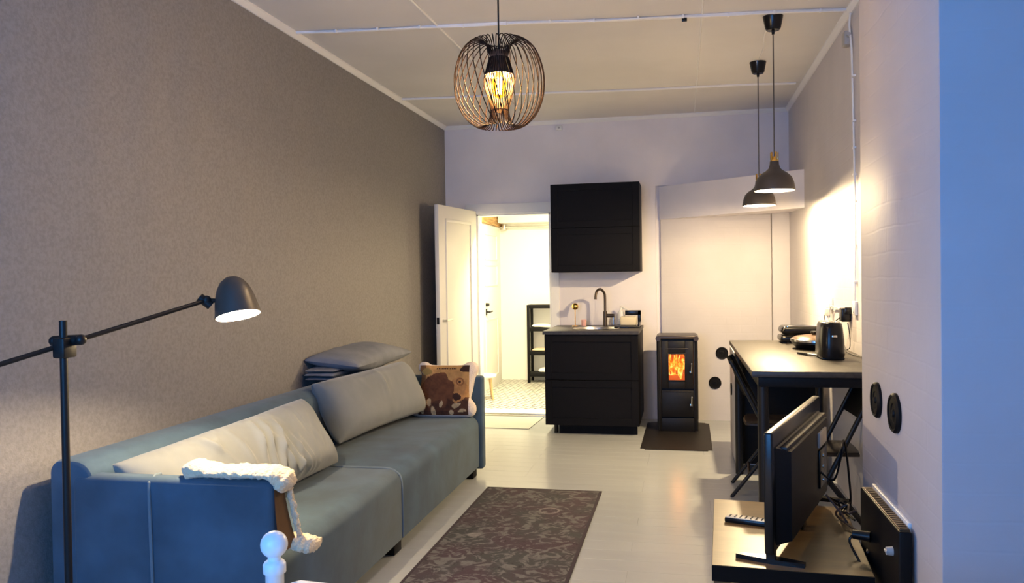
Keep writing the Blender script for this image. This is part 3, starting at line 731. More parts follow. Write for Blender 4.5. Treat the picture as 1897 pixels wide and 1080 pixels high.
# worktop with a round hole
def worktop(x0, x1, y0, y1, z0, z1, cx, cy, r):
    b = MB(); n = 48
    def sq(a):
        dx, dy = cos(a), sin(a)
        k = min(((x1-cx)/dx if dx > 1e-9 else (x0-cx)/dx if dx < -1e-9 else 1e9), ((y1-cy)/dy if dy > 1e-9 else (y0-cy)/dy if dy < -1e-9 else 1e9))
        return cx+dx*k, cy+dy*k
    angs = sorted([2*pi*i/n for i in range(n)]+[math.atan2(yy-cy, xx-cx) % (2*pi) for xx in (x0, x1) for yy in (y0, y1)])
    R = {}
    for z in (z0, z1):
        R[z] = ([b.bm.verts.new((cx+r*cos(a), cy+r*sin(a), z)) for a in angs], [b.bm.verts.new((*sq(a), z)) for a in angs])
    k = len(angs)
    for i in range(k):
        j = (i+1) % k
        for z in (z0, z1): b.bm.faces.new((R[z][0][i], R[z][0][j], R[z][1][j], R[z][1][i]))
        b.bm.faces.new((R[z0][0][i], R[z0][0][j], R[z1][0][j], R[z1][0][i])); b.bm.faces.new((R[z0][1][i], R[z0][1][j], R[z1][1][j], R[z1][1][i]))
    return b
SX, SYc, SR = -.755, 7.22, .195
wt = finish('worktop', worktop(KX0-.012, KX1+.004, KY0-.02, YB-.002, .86, WT, SX, SYc, SR), m_work)
tag(wt, 'dark worktop with a round sink on the base cabinet', 'worktop')
sk = finish('sink', MB().lathe([(.21, WT+.002), (.205, WT+.006), (.19, WT+.004), (.185, WT-.01), (.18, WT-.12), (.15, WT-.15), (.03, WT-.155), (.03, WT-.165), (0, WT-.165)], 40, Matrix.Translation((SX, SYc, 0))), m_steel)
tag(sk, 'round steel sink set in the dark worktop', 'sink')
fx, fy = -.70, 7.50
fa = thing('faucet', 'tall dark swan neck faucet behind the round sink', 'faucet', (fx, fy, WT))
finish('body', MB().cyl((fx, fy, WT), (fx, fy, WT+.14), .020, .019, 20), m_dark := mat('gunmetal', (.10, .075, .06), .32, metal=.8), fa)
sp = [(fx, fy, WT+.13), (fx, fy, WT+.27), (fx-.008, fy-.01, WT+.315), (fx-.035, fy-.05, WT+.345), (fx-.062, fy-.10, WT+.33), (fx-.072, fy-.12, WT+.29), (fx-.074, fy-.125, WT+.255)]
finish('spout', MB().tube(catmull(sp, 6), .012, 12), m_dark, fa)
finish('handle', MB().cyl((fx+.015, fy, WT+.10), (fx+.085, fy-.01, WT+.10), .018, .017, 16), m_dark, fa)
# small things on the worktop
t = thing('candle_holder', 'brass ball on a thin stem at the left of the sink', 'candle holder', (-.985, 7.55, WT))
finish('bowl', MB().ball((-.985, 7.55, WT+.185), .032, 24), m_brass, t); finish('stem', MB().cyl((-.985, 7.55, WT), (-.985, 7.55, WT+.16), .004, .004, 10), m_brass, t)
finish('base', MB().lathe([(0, 0), (.03, 0), (.028, .005), (.005, .009), (0, .009)], 24, Matrix.Translation((-.985, 7.55, WT))), m_brass, t)
c = finish('cup', MB().lathe([(0, .003), (.022, .003), (.025, .06), (.022, .06), (.02, .01), (0, .008)], 24, Matrix.Translation((-.905, 7.55, WT))), m_pink); tag(c, 'small pink cup beside the brass ball holder', 'cup')
t = thing('dish_rack', 'black dish rack at the right end of the worktop', 'dish rack', (-.47, 7.45, WT))
finish('tray', MB().box(-.60, -.375, 7.25, 7.55, WT, WT+.014, .004), m_blkp, t)
finish('back', MB().box(-.52, -.375, 7.545, 7.56, WT+.10, WT+.145, .003).box(-.405, -.375, 7.545, 7.56, WT, WT+.145, .003), m_blkp, t)
finish('side', MB().box(-.388, -.375, 7.28, 7.55, WT, WT+.045, .003), m_blkp, t)
c = finish('folded_cloth', MB().box(-.555, -.41, 7.36, 7.50, WT+.015, WT+.095, .015, 3), m_cream); tag(c, 'cream folded cloth standing in the dish rack', 'cloth')
t = thing('detergent_bottle', 'white detergent bottle tilted behind the cream cloth', 'bottle', (-.545, 7.58, WT))
Mb = Matrix.Translation((-.55, 7.58, WT)) @ Matrix.Rotation(radians(-12), 4, 'Y')
finish('body', MB().lathe([(0, 0.006), (.03, .006), (.033, .02), (.033, .11), (.025, .135), (.011, .145), (.011, .155), (0, .155)], 24, Matrix.Translation((-.56, 7.60, WT))), m_plasw, t)
finish('spout', MB().cyl((-.56, 7.60, WT+.15), (-.56, 7.60, WT+.175), .012, .01).cyl((-.565, 7.60, WT+.185), (-.50, 7.58, WT+.15), .012, .006), m_plasw, t)
c = finish('glass', MB().lathe([(0, .003), (.028, .003), (.033, .10), (.031, .10), (.026, .008), (0, .008)], 24, Matrix.Translation((-.63, 7.56, WT))), m_glass); tag(c, 'clear drinking glass between faucet and dish rack', 'glass')
# wall cabinet
wc = thing('wall_cabinet', 'black wall cabinet with two stacked flap doors above the sink', 'cabinet', (-.765, 7.5, 1.39))
finish('body', MB().box(KX0, KX1, 7.32, YB-.002, 1.393, 2.193, .002), m_cab, wc)
front(KX0+.001, KX1-.001, 1.795, 2.191, 7.300, wc, 'door'); front(KX0+.001, KX1-.001, 1.395, 1.791, 7.300, wc, 'door')

# doormat
dm = finish('doormat', MB().prism([(-2.0, 7.08), (-1.35, 7.06), (-1.32, 7.66), (-1.98, 7.68)], 0, 0, .006), m_mat); tag(dm, 'pale flat doormat in front of the doorway', 'doormat')

# ================================================================== STOVE
def stove():
    x0, x1, y0, y1, H = -.215, .117, 7.10, 7.46, .86
    t = thing('wood_stove', 'narrow black iron wood stove with a burning fire window', 'stove', ((x0+x1)/2, 7.28, 0))
    b = MB().box(x0+.008, x0+.03, y0, y1, .012, .80, .004).box(x1-.03, x1-.008, y0, y1, .012, .80, .004).box(x0+.03, x1-.03, y1-.02, y1, .012, .80).box(x0+.03, x1-.03, y0+.03, y1-.02, .012, .38).box(x0+.03, x1-.03, y0+.03, y1-.02, .72, .80)
    finish('body', b, m_iron, t)
    tp = MB().box(x0, x1, y0-.015, y1, .80, .832, .01, 3).cyl((x0+.006, y0-.02, .806), (x0+.006, y1, .806), .022, .022, 16).cyl((x1-.006, y0-.02, .806), (x1-.006, y1, .806), .022, .022, 16)
    finish('top', tp, m_ir2 := mat('brown_black_iron', (.045, .032, .026), .35, metal=.3), t)
    # column strips
    for xx in (x0+.006, x1-.006): finish('column', MB().cyl((xx, y0+.008, .012), (xx, y0+.008, .80), .014, .014, 12), m_iron, t)
    # door: frame around window
    dx0, dx1, dz0, dz1 = x0+.031, x1-.031, .375, .785; wx0, wx1, wz0, wz1 = -.125, .017, .445, .675
    b = MB().box(dx0, wx0, y0-.004, y0+.02, dz0, dz1, .003).box(wx1, dx1, y0-.004, y0+.02, dz0, dz1, .003).box(wx0, wx1, y0-.004, y0+.02, dz0, wz0, .003).box(wx0, wx1, y0-.004, y0+.02, wz1, dz1, .003)
    fd = finish('fire_door', b, m_iron, t)
    b = MB()
    for (a0, a1, c0, c1) in ((wx0-.008, wx0+.004, wz0-.008, wz1+.008), (wx1-.004, wx1+.008, wz0-.008, wz1+.008), (wx0, wx1, wz0-.008, wz0+.004), (wx0, wx1, wz1-.004, wz1+.008)): b.box(a0, a1, y0-.010, y0, c0, c1, .003)
    finish('window_frame', b, m_iron, fd)
    finish('window_glass', MB().box(wx0-.002, wx1+.002, y0+.006, y0+.010, wz0-.002, wz1+.002), m_stoveglass, fd)
    finish('slot', MB().box(dx0+.04, dx1-.04, y0-.008, y0, .715, .722, .002), m_ir2, fd)
    def handle(x, z):
        return MB().cyl((x, y0-.03, z), (x+.004, y0-.035, z+.07), .006, .006, 10).cyl((x, y0, z+.01), (x, y0-.03, z+.01), .006).ball((x+.004, y0-.035, z+.072), .008).box(x-.012, x+.01, y0-.02, y0-.008, z-.01, z+.012, .002)
    h = finish('handle', handle(.066, .52), m_chrome, fd); h['label'] = 'chrome door handle'
    ld = finish('ash_door', MB().box(dx0, dx1, y0-.004, y0+.02, .13, .36, .004).box(dx0+.02, dx1-.02, y0-.008, y0, .345, .353, .002), m_iron, t)
    h = finish('handle', handle(.066, .235), m_chrome, ld); h['label'] = 'chrome ash door handle'
    finish('base', MB().box(x0+.02, x1-.02, y0+.005, y1, .0, .12, .004), m_iron, t)
    # fire inside
    for (xx, yy, zz, a) in ((-.05, y0+.11, .455, .3), (-.06, y0+.17, .47, -.4), (-.04, y0+.14, .50, .1)):
        v = Vector((cos(a), sin(a), .08*a))*.075
        finish('log', MB().cyl(Vector((xx, yy, zz))-v, Vector((xx, yy, zz))+v, .026, .024, 12), m_ember, t)
    rnd = random.Random(5)
    for k in range(11):
        xx = wx0-.01+(wx1-wx0+.02)*(k+.5)/11; h_ = rnd.uniform(.13, .26); yy = y0+.10+rnd.uniform(0, .13); z0 = .445
        pts = [(xx+rnd.uniform(-.012, .012)*s, yy, z0+h_*s) for s in (0, .2, .4, .6, .8, 1)]
        finish('flame', MB().tube(catmull(pts, 3), [max(.001, .021*math.sin(pi*min(1, .25+.75*(i/15)))) for i in range(16)], 8), m_flame, t, 80)
    finish('firebox_back', MB().box(x0+.03, x1-.03, y1-.10, y1-.08, .38, .72), m_glow := mat('glowing_firebrick', (.25, .10, .04), .9, emit=((1.0, .15, .01), .55), var=(14, .5)), t)
    light('stove_fire_light', 'POINT', ((x0+x1)/2, y0+.09, .60), 1.0, (1.0, .36, .08), .04)
stove()
pl = finish('floor_plate', MB().prism([(-.335, 6.345), (.215, 6.345), (.225, 7.55), (-.325, 7.55)], 0, 0, .004), m_plate)
pl_bm = bmesh.new(); pl_bm.from_mesh(pl.data)
bmesh.ops.bevel(pl_bm, geom=[e for e in pl_bm.edges if abs(e.verts[0].co.z-e.verts[1].co.z) > .003], offset=.035, segments=5, affect='EDGES'); pl_bm.to_mesh(pl.data); pl_bm.free()
tag(pl, 'dark metal plate on the floor under the wood stove', 'floor plate')
def vent(c, axis, label, r=.057, group=None):
    t = thing('wall_vent', label, 'vent', c, group=group)
    q = Vector((0, 0, 1)).rotation_difference(Vector(axis)).to_matrix().to_4x4()
    finish('rim', MB().lathe([(r*.80, 0), (r*.80, .012), (r*.9, .014), (r, .008), (r, 0)], 32, q), m_black, t, local=True)
    finish('cover', MB().lathe([(0, .013), (r*.16, .013), (r*.2, .008), (r*.45, .007), (r*.5, .010), (r*.8, .010), (r*.8, 0)], 32, q), m_black, t, local=True)
    return t
vent((.288, YB-.0105, .35), (0, -1, 0), 'brown-black round vent low on the masonry wall right of the stove')
vent((.353, YB-.0105, .625), (0, -1, 0), 'round wall vent behind the folding chair back')
vent((PX-.0005, 2.815, .935), (-1, 0, 0), 'farther of the two round black vents on the pillar', .058)
vent((PX-.0005, 2.585, .93), (-1, 0, 0), 'nearer of the two round black vents on the pillar', .060)

# ================================================================== TABLE, FRIDGE, CHAIRS
TX0, TX1, TY0, TY1, TZ = .312, .945, 3.895, 5.73, .90
tb = thing('long_table', 'long dark bar height table against the right wall', 'table', (.63, 4.8, 0))
finish('tabletop', MB().box(TX0, TX1, TY0, TY1, TZ-.028, TZ, .003), m_work, tb)
for (x, y) in ((TX0+.055, TY0+.06), (TX1-.06, TY0+.06), (TX1-.06, TY1-.06), (TX0+.055, TY1-.06)):
    finish('leg', MB().cyl((x, y, 0), (x, y, TZ-.028), .026, .026, 18), m_blk2, tb)
finish('apron', MB().box(TX0+.03, TX1-.02, TY0+.02, TY0+.04, TZ-.075, TZ-.028, .002).box(TX0+.03, TX0+.05, TY0+.04, TY1-.04, TZ-.075, TZ-.028, .002), m_black, tb)
fr = thing('mini_fridge', 'mini fridge with a black front beyond the long table', 'fridge', (.65, 6.1, 0))
finish('body', MB().box(.352, .90, 5.83, 6.42, .02, .80, .006), m_fridge, fr)
finish('door', MB().box(.352, .90, 5.79, 5.828, .04, .80, .006), m_black, fr)
finish('knob', MB().cyl((.352, 6.2, .50), (.342, 6.2, .50), .045, .045, 20), m_blkp, fr)
for (x, y) in ((.38, 5.86), (.87, 5.86), (.38, 6.38), (.87, 6.38)): finish('foot', MB().cyl((x, y, 0), (x, y, .02), .015, .015), m_blkp, fr)

def folding_chair(label, loc, rotz, seatm):
    """faces local +x"""
    t = thing('folding_chair', label, 'chair', loc, rotz, group='black folding chairs at the table')
    def f(n, b, m, par=t, a=40): return finish(n, b, m, par, a, local=True)
    top = (-.205, .83); ft = (.20, 0.0)
    for s in (-1, 1):
        f('leg', MB().tube([(ft[0], s*.20, 0), (top[0]+.02, s*.20, top[1]-.03), (top[0], s*.195, top[1])], .0125, 10), m_blk2)
        f('leg', MB().tube([(-.205, s*.175, 0), (.10, s*.175, .40), (.13, s*.175, .435)], .0115, 10), m_blk2)
    P = [(-.13, -.165), (.12, -.165), (.18, -.15), (.21, -.10), (.22, 0), (.21, .10), (.18, .15), (.12, .165), (-.13, .165), (-.165, .13), (-.175, 0), (-.165, -.13)]
    P = [(v.x, v.y) for v in catmull([(x, y, 0) for x, y in P], 4, True)]
    P = [(x+.045, y) for x, y in P]; n = len(P); b = MB(); pr = None
    for k, z in ((1.0, .437), (1.0, .448), (.96, .456), (.7, .460), (.35, .456)):
        ring = [b.bm.verts.new((x*k, y*k, z)) for x, y in P]
        if pr:
            for i in range(n): b.bm.faces.new((pr[i], pr[(i+1) % n], ring[(i+1) % n], ring[i]))
        else: b.bm.faces.new(ring[::-1])
        pr = ring
    b.bm.faces.new(pr); f('seat', b, seatm)
    def bk(u, v):
        y = -.20+.40*u; z = .62+.20*v; x = top[0]+(.83-z)*.49-.03*(1-(2*u-1)**2)
        return (x, y, z+(.018*(1-(2*u-1)**2) if v > .5 else -.012*(1-(2*u-1)**2)))
    b = MB(); b.grid(bk, 14, 5); bmesh.ops.solidify(b.bm, geom=list(b.bm.faces), thickness=.014); f('backrest', b, m_black)
    f('crossbar', MB().cyl((-.10, -.175, .135), (-.10, .175, .135), .009).cyl((.148, -.20, .12), (.148, .20, .12), .009), m_blk2)
    return t
folding_chair('black folding chair tucked under the far left side of the table', (.495, 5.22, 0), radians(-4), m_seat)
folding_chair('dark brown seated folding chair by the wall below the near table end', (.735, 4.42, 0), radians(180), m_seat)

# things on the table
t = thing('sandwich_press', 'black sandwich press with a chrome handle at the far table end', 'sandwich press', (.76, 5.56, TZ))
finish('base', MB().box(.62, .90, 5.46, 5.68, TZ+.008, TZ+.05, .015, 3), m_blkp, t); 
b = MB().box(.625, .895, 5.47, 5.675, TZ+.055, TZ+.11, .025, 4); finish('lid', b, m_blkp, t)
finish('handle', MB().tube(catmull([(.64, 5.48, TZ+.08), (.645, 5.43, TZ+.105), (.68, 5.42, TZ+.115), (.84, 5.42, TZ+.115), (.875, 5.43, TZ+.105), (.88, 5.48, TZ+.08)], 5), .007, 10), m_chrome, t)
for (x, y) in ((.65, 5.49), (.87, 5.49), (.65, 5.65), (.87, 5.65)): finish('foot', MB().cyl((x, y, TZ), (x, y, TZ+.01), .012), m_blkp, t)
t = thing('electric_pan', 'low round electric pan with chrome rim before the sandwich press', 'pan', (.77, 5.12, TZ))
Mp = Matrix.Translation((.77, 5.12, TZ)) @ Matrix.Diagonal((1, 1.35, 1, 1))
finish('body', MB().lathe([(0, .0), (.09, .0), (.11, .012), (.128, .035), (.128, .045), (0, .046)], 36, Mp), m_blkp, t)
finish('rim', MB().lathe([(.128, .044), (.134, .046), (.134, .058), (.126, .062), (.124, .046)], 36, Mp), m_chrome, t)
finish('lid', MB().lathe([(.124, .060), (.11, .070), (.06, .080), (0, .083)], 36, Mp), m_brown, t)
finish('knob', MB().lathe([(0, .105), (.018, .103), (.02, .095), (.010, .082), (0, .08)], 18, Matrix.Translation((.77, 5.12, TZ))), m_blkp, t)
t = thing('toaster', 'tall black toaster with a chrome slot top on the table', 'toaster', (.765, 4.56, TZ))
b = MB(); n = 40; rings = []
def se(a, rx, ry, p=3.2):
    c, s_ = cos(a), sin(a); return (rx*math.copysign(abs(c)**(2/p), c), ry*math.copysign(abs(s_)**(2/p), s_))
pr = None
for z, rx, ry in ((.008, .063, .13), (.02, .066, .134), (.10, .064, .13), (.16, .058, .122), (.185, .053, .115), (.193, .045, .105)):
    ring = [b.bm.verts.new((.765+se(2*pi*i/n, rx, ry)[0], 4.56+se(2*pi*i/n, rx, ry)[1], TZ+z)) for i in range(n)]
    if pr:
        for i in range(n): b.bm.faces.new((pr[i], pr[(i+1) % n], ring[(i+1) % n], ring[i]))
    else: b.bm.faces.new(ring[::-1])
    pr = ring
b.bm.faces.new(pr); finish('body', b, m_blkp, t, 50)
finish('slot', MB().box(.735, .752, 4.47, 4.65, TZ+.188, TZ+.196, .002).box(.778, .795, 4.47, 4.65, TZ+.188, TZ+.196, .002), m_chrome, t)
finish('lever', MB().box(.752, .778, 4.41, 4.432, TZ+.115, TZ+.13, .003), m_chrome, t)
finish('base', MB().box(.71, .82, 4.45, 4.67, TZ, TZ+.010, .002), m_blkp, t)
t = thing('bottle_opener', 'small chrome tool lying by the toaster foot', 'tool', (.70, 4.60, TZ))
finish('blade', MB().cyl((.66, 4.66, TZ+.008), (.72, 4.54, TZ+.010), .007, .005, 10).ball((.72, 4.54, TZ+.012), .012), m_chrome, t)
finish('handle', MB().cyl((.665, 4.65, TZ+.008), (.625, 4.73, TZ+.008), .008, .006, 10), m_blkp, t)

# sockets and leads on the right wall
def socket(y, z, label):
    t = thing('wall_socket', label, 'socket', (XR, y, z))
    finish('plate', MB().box(XR-.018, XR, y-.04, y+.04, z-.04, z+.04, .006), m_plasw, t)
    finish('insert', MB().cyl((XR-.021, y, z), (XR-.012, y, z), .024, .024, 20), m_plasw, t)
socket(5.62, 1.15, 'white wall socket on the lit wall above the electric pan'); socket(4.86, 1.15, 'white wall socket right of the black adapter')
t = thing('power_adapter', 'black power adapter plugged in above the toaster', 'adapter', (XR-.03, 5.04, 1.10))
finish('body', MB().box(XR-.055, XR-.001, 5.00, 5.08, 1.065, 1.145, .008, 3), m_blkp, t)
finish('plug', MB().box(XR-.04, XR-.001, 4.975, 5.0, 1.11, 1.15, .004), m_blkp, t)
def lead(name, pts, r, m, label, cat='cable', n=6):
    o = finish(name, MB().tube(catmull(pts, 8), r, n), m); tag(o, label, cat); return o
lead('power_lead', [(XR-.05, 5.06, 1.09), (XR-.07, 5.12, 1.05), (XR-.05, 5.10, .98), (XR-.05, 4.95, .93), (XR-.06, 4.80, .906), (XR-.04, 4.55, .906), (XR-.025, 4.45, .906)], .0035, m_blkp, 'black lead curving from the adapter down to the table')
lead('adapter_cord', [(XR-.02, 5.01, 1.06), (XR-.012, 5.0, 1.0), (XR-.012, 4.99, .92), (XR-.03, 4.98, .905)], .0025, m_blkp, 'thin black cord hanging straight below the adapter')
lead('white_lead', [(XR-.02, 5.60, 1.06), (XR-.02, 5.55, 1.13), (XR-.015, 5.40, 1.135), (XR-.015, 5.2, 1.125), (XR-.02, 5.08, 1.12)], .005, m_plasw, 'white lead between the far socket and the adapter')
lead('white_plug_lead', [(XR-.025, 5.66, 1.12), (XR-.03, 5.72, 1.06), (XR-.03, 5.70, .98), (XR-.05, 5.66, .91)], .003, m_cord, 'thin grey lead hanging behind the pan from the far socket')
t = thing('plug', 'grey plug hanging in the far socket above the toaster', 'plug', (XR-.03, 5.60, 1.10))
finish('body', MB().box(XR-.045, XR-.018, 5.58, 5.63, 1.07, 1.12, .006), m_remote, t); finish('cord', MB().cyl((XR-.03, 5.6, 1.07), (XR-.03, 5.58, 1.0), .004), m_plasw, t)

# ceiling and wall cable with clips, junction box, detector
cc = thing('ceiling_cable', 'white cable with clips along the ceiling batten', 'cable', (-.6, 4.7, ZC-.02))
pts = [(XL+.15+(XR-.2-XL)*i/24, 4.52+.40*(.15+(XR-.2-XL)*i/24)/(XR-XL)-.02+.010*sin(i*1.1), ZC-.016) for i in range(25)]
finish('cable', MB().tube(pts, .0045, 6), m_trim, cc)
for i in range(1, 25, 2): finish('clip', MB().box(pts[i][0]-.006, pts[i][0]+.006, pts[i][1]-.012, pts[i][1]+.004, ZC-.024, ZC-.004, .001), m_trim, cc)
finish('connector', MB().box(.015, .045, 4.80, 4.82, ZC-.034, ZC-.012, .003), m_blkp, cc)
lead('link_cord', [(.535, 5.03, ZC-.004), (.52, 5.3, ZC-.012), (.545, 5.6, ZC-.006), (.542, 5.92, ZC-.004)], .004, m_trim, 'short white cord on the ceiling between the two black canopies')
wcab = thing('wall_cable', 'thin white cable with clips down the right wall beside the pillar', 'cable', (XR-.01, 4.85, 2.0))
pts = [(XR-.012, 4.90, ZC-.03), (XR-.012, 4.93, 2.75), (XR-.012, 4.88, 2.62), (XR-.010, 4.86, 2.3), (XR-.010, 4.84, 2.0), (XR-.010, 4.82, 1.7), (XR-.010, 4.83, 1.4), (XR-.010, 4.85, 1.19)]
finish('cable', MB().tube(catmull(pts, 5), .006, 6), m_trim, wcab)
for z in (2.45, 2.2, 2.05, 1.9, 1.75, 1.5, 1.3): finish('clip', MB().box(XR-.018, XR, 4.825, 4.86, z-.006, z+.006, .002), m_trim, wcab)
jb = thing('junction_box', 'grey junction box high on the right wall by the pillar', 'junction box', (XR, 4.97, 2.69))
finish('box', MB().box(XR-.04, XR, 4.93, 5.01, 2.65, 2.73, .006), m_remote2 := mat('grey_plastic', (.42, .41, .40), .5), jb); finish('gland', MB().cyl((XR-.02, 4.935, 2.70), (XR-.02, 4.90, 2.70), .011), m_remote2, jb)
dt = thing('detector', 'small white detector on the end wall under the ceiling trim', 'detector', (-1.135, YB, 2.77))
finish('case', MB().box(-1.165, -1.105, YB-.035, YB, 2.755, 2.80, .006), m_plasw, dt); finish('lens', MB().cyl((-1.135, YB-.037, 2.777), (-1.135, YB-.03, 2.777), .010), m_remote2, dt)

# ================================================================== HALL THINGS
rk = thing('open_rack', 'black open rack with towels on its shelves in the hall', 'rack', (-1.75, 10.3, 0))
RX0, RX1, RY0, RY1 = -1.955, -1.42, 10.19, 10.46
for (x, y) in ((RX0, RY0), (RX1, RY0), (RX0, RY1-.03), (RX1, RY1-.03)): finish('post', MB().box(x, x+.035, y, y+.035, 0, 1.0, .002), m_black, rk)
for z in (.08, .355, .66, .955): finish('shelf', MB().box(RX0+.001, RX1+.034, RY0+.001, RY1+.004, z, z+.045, .002), m_black, rk)
for z, m, lab, h in ((.705, m_towel, 'white folded towel on the upper shelf of the rack', .045), (.40, m_peach, 'peach folded towel on the middle shelf of the rack', .035), (.125, m_towel, 'white rolled towel on the lowest shelf of the rack', .06)):
    o = finish('towel', pillow(.36 if z > .2 else .20, .20, h, .003, int(z*100), 24, 14, 5, .03), m)
    o.location = (-1.72, 10.32, z+h/2); tag(o, lab, 'towel')
sl = thing('stool', 'low white stool with beech legs behind the sofa end in the hall', 'stool', (-2.19, 8.78, 0))
finish('seat', MB().lathe([(0, .245), (.14, .245), (.15, .252), (.15, .268), (.14, .275), (0, .275)], 32, Matrix.Translation((-2.19, 8.78, 0))), m_plasw, sl)
for a in (-.5, 1.1, 2.6, 4.2):
    finish('leg', MB().cyl((-2.19+.145*cos(a), 8.78+.145*sin(a), 0), (-2.19+.11*cos(a), 8.78+.11*sin(a), .245), .011, .015, 12), m_beech, sl)

# ================================================================== RUG
rg = thing('rug', 'dark plum faded floral runner rug in front of the sofa', 'rug', (-.87, 3.9, 0))
finish('pile', MB().box(-1.225, -.52, 2.66, 5.03, 0.001, .009, .003), m_rug, rg)
b = MB(); 
for (a0, a1, c0, c1) in ((-1.24, -1.222, 2.64, 5.047), (-.523, -.505, 2.64, 5.047), (-1.24, -.505, 2.64, 2.66), (-1.24, -.505, 5.028, 5.047)): b.box(a0, a1, c0, c1, .0005, .0085, .002)
finish('binding', b, m_rugb, rg)

# ================================================================== BENCH, TV
be = thing('tv_bench', 'low black brown bench table carrying the television', 'bench', (.345, 2.94, 0), 0)
bp = [(.115, 3.335), (.602, 3.285), (.548, 2.545), (.080, 2.57)]
BZ = .45
finish('top', MB().prism(bp, 0, BZ-.05, BZ-.002), m_black, be)
finish('top_surface', MB().prism([(x+(.345-x)*.008, y+(2.94-y)*.005) for x, y in bp], 0, BZ-.002, BZ), m_bench, be)
finish('shelf', MB().prism([(.14, 3.31), (.575, 3.26), (.525, 2.57), (.105, 2.595)], 0, .16, .18), m_bench, be)
for (x, y) in ((.147, 3.303), (.570, 3.257), (.518, 2.577), (.112, 2.602)): finish('leg', MB().box(x-.025, x+.025, y-.025, y+.025, 0, BZ-.05, .002), m_bench, be)
def tv():
    d = Vector((.27, .83, 0)).normalized(); a = math.atan2(d.y, d.x); L = .86
    c = Vector((.252, 2.585, 0))+d*L/2
    t = thing('television', 'flat black television seen from its back on the low bench', 'television', (c.x, c.y, BZ), a)
    def f(n, b, m, par=t, an=35): return finish(n, b, m, par, an, local=True)
    h = L/2
    f('bezel', MB().box(-h, h, -.014, .014, .035, .412, .006, 3), m_blkp)
    f('screen', MB().box(-h+.03, h-.03, .013, .0155, .065, .385), mat('dark_screen', (.006, .006, .008), .12))
    P = [(-h+.04, .055), (h-.04, .055), (h-.04, .36), (-h+.04, .36)]
    b = MB(); A = [b.bm.verts.new((x, -.013, z)) for x, z in P]; B2 = [b.bm.verts.new((x*.88, -.052, .06+(z-.055)*.92)) for x, z in P]
    b.bm.faces.new(A); b.bm.faces.new(B2[::-1])
    for i in range(4): b.bm.faces.new((A[i], A[(i+1) % 4], B2[(i+1) % 4], B2[i]))
    bk = f('back_cover', b, mat('black_back_plastic', (.007, .007, .008), .5, spec=.2))
    f('vent_ridge', MB().box(-h+.07, h-.07, -.045, -.02, .345, .358, .003), m_blk2, bk)
    pp = f('port_panel', MB().box(.15, .29, -.060, -.050, .11, .25, .003), m_blkp, bk)
    for k, z in enumerate((.225, .185, .155, .135)): f('port', MB().cyl((.20, -.059, z), (.20, -.064, z), .007, n=12), m_chrome, pp)
    f('label_plate', MB().box(.14, .29, -.060, -.048, .262, .315, .001), m_remote2, bk)
    f('stand', MB().box(-.03, .03, -.03, .02, .004, .06, .004), m_blkp)
    for s in (-1, 1):
        f('foot', MB().prism([(s*.40, -.10), (s*.40+.02, -.10), (s*.40+.035, .0), (s*.40+.02, .11), (s*.40, .11), (s*.40-.01, 0)], 0, 0, .014).box(s*.40-.005, s*.40+.02, -.012, .015, .012, .05), m_blkp)
tv()
r_ = thing('remote_control', 'silver remote control with dark sides on the bench', 'remote control', (.20, 3.03, BZ), radians(-18))
finish('body', MB().box(-.055, .10, -.024, .024, 0, .018, .005), m_blkp, r_, local=True); 
fp = finish('face', MB().box(-.052, .097, -.021, .021, .017, .0205, .002), m_remote, r_, local=True)
for i in range(7):
    for j in range(3): finish('button', MB().box(-.042+i*.019, -.036+i*.019, -.014+j*.012, -.008+j*.012, .020, .0225, .001), m_blk2, fp, local=True)
def tangle(seed, c, n, rad):
    rnd = random.Random(seed); return [(c[0]+rnd.uniform(-rad, rad), c[1]+rnd.uniform(-rad, rad)*1.4, c[2]+rnd.uniform(0, rad*1.3)) for _ in range(n)]
lead('tv_cable', [(.49, 3.13, .62), (.53, 3.10, .60), (.55, 3.08, .68), (.57, 3.12, .74), (.59, 3.15, .62)]+tangle(2, (.555, 3.12, .475), 7, .045)+[(.58, 3.22, .456), (.60, 3.10, .456)], .004, m_blkp, 'black tangled cable behind the television')
lead('antenna_cable', [(.50, 3.08, .55), (.54, 3.05, .50), (.56, 3.02, .47)]+tangle(9, (.56, 3.10, .475), 6, .04)+[(.595, 2.90, .456), (.57, 2.75, .456)], .004, m_cord2 := mat('brown_cord', (.06, .025, .015), .5), 'brown cable looped on the bench behind the television')

# ================================================================== HEATER on the pillar
ht = thing('panel_heater', 'dark electric panel heater mounted low on the pillar side', 'heater', (PX, 2.62, .22))
hx0 = PX-.045
finish('case', MB().box(hx0, PX-.010, 2.385, 2.875, .22, .635, .006, 3), m_black, ht)
finish('top_grille', MB().box(hx0+.006, PX-.012, 2.40, 2.86, .633, .638, .001), m_grille := mat('brown_grille', (.10, .055, .025), .45, metal=.4), ht)
for i in range(22): finish('slat', MB().box(hx0+.008, PX-.014, 2.405+i*.0208, 2.413+i*.0208, .637, .640), m_grille, ht)
finish('wall_rail', MB().box(PX-.010, PX, 2.43, 2.87, .28, .648, .002), m_plasw, ht)
kb = finish('thermostat_knob', MB().cyl((hx0, 2.45, .56), (hx0-.018, 2.45, .56), .013, .011, 16).box(hx0-.021, hx0-.016, 2.438, 2.462, .557, .563, .001), m_remote2, ht)
pg = thing('heater_plug', 'black plug with a lead beside the panel heater', 'plug', (PX-.06, 2.68, .50))
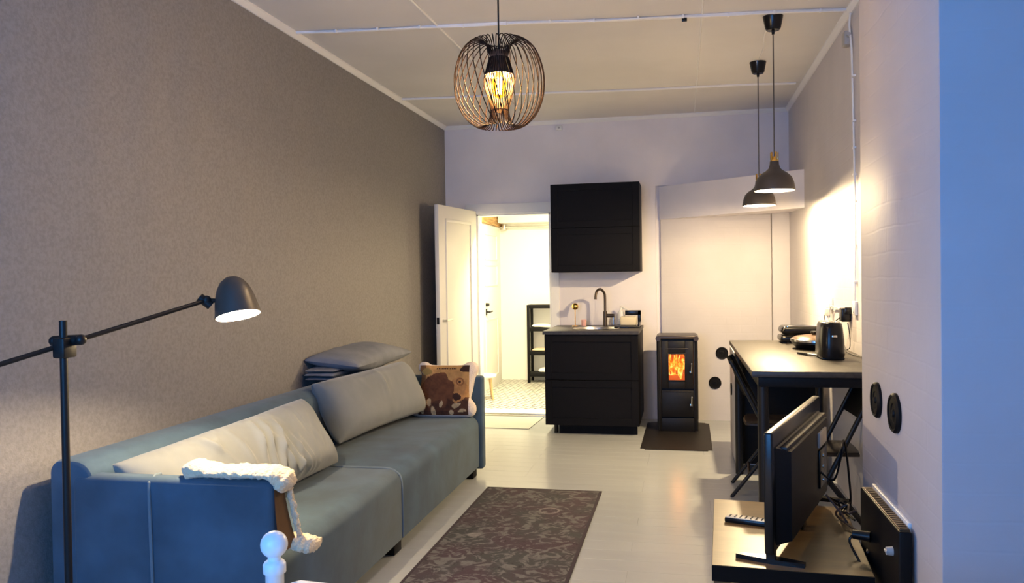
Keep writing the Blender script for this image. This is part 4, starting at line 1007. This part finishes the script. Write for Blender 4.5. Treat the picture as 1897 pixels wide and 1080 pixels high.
finish('body', MB().cyl((hx0-.002, 2.72, .515), (hx0-.05, 2.74, .515), .017, .014, 14), m_blkp, pg)
finish('cord', MB().tube(catmull([(hx0-.045, 2.74, .515), (hx0-.06, 2.74, .49), (hx0-.04, 2.66, .44), (hx0-.02, 2.55, .38), (hx0-.02, 2.5, .30)], 6), .004, 8), m_blkp, pg)

# ================================================================== BED in the foreground
bed = thing('bed', 'white metal bed end with a ball finial and white bedding in the foreground', 'bed', (0, 1.2, 0))
for yy in (1.70, .72):
    p_ = [(0, 0), (.021, 0), (.021, .690), (.026, .693), (.026, .712), (.022, .718), (.015, .722), (.015, .73), (.014, .728)]+[(.031*sin(a), .757-.031*cos(a)) for a in [.5+(pi-.5)*i/12 for i in range(13)]]
    finish('post', MB().lathe([(r, z-.012) for r, z in p_][1:], 28, Matrix.Translation((-.926, yy, .0))), m_whitep, bed, 60)
for xx, zt in ((1.30, 1.0),):
    for yy in (1.70, .72): finish('post', MB().cyl((xx, yy, 0), (xx, yy, zt), .021, .021, 20), m_whitep, bed)
finish('rail', MB().cyl((-.926, .72, .625), (-.926, 1.70, .625), .013, .013, 14), m_whitep, bed)
finish('rail', MB().cyl((-.926, .72, .30), (-.926, 1.70, .30), .013, .013, 14), m_whitep, bed)
for i in range(5): finish('bar', MB().cyl((-.926, .85+i*.175, .30), (-.926, .85+i*.175, .62), .007, .007, 10), m_whitep, bed)
for yy in (1.70, .72): finish('side_rail', MB().box(-.926, 1.30, yy-.012, yy+.012, .26, .31, .003), m_whitep, bed)
finish('mattress', MB().box(-.88, 1.27, .75, 1.66, .28, .52, .04, 4), m_linen, bed)
b = MB().box(-.875, 1.28, .74, 1.665, .50, .69, .045, 4)
bmesh.ops.subdivide_edges(b.bm, edges=[e for e in b.bm.edges if e.calc_length() > .3], cuts=14, use_grid_fill=True)
for v in b.bm.verts: v.co += Vector((0, 0, 1))*(.012*noise.noise(v.co*5)) if v.co.z > .6 else Vector((0, .01*noise.noise(v.co*6), 0))
finish('bedding', b, m_linen, bed, 60)
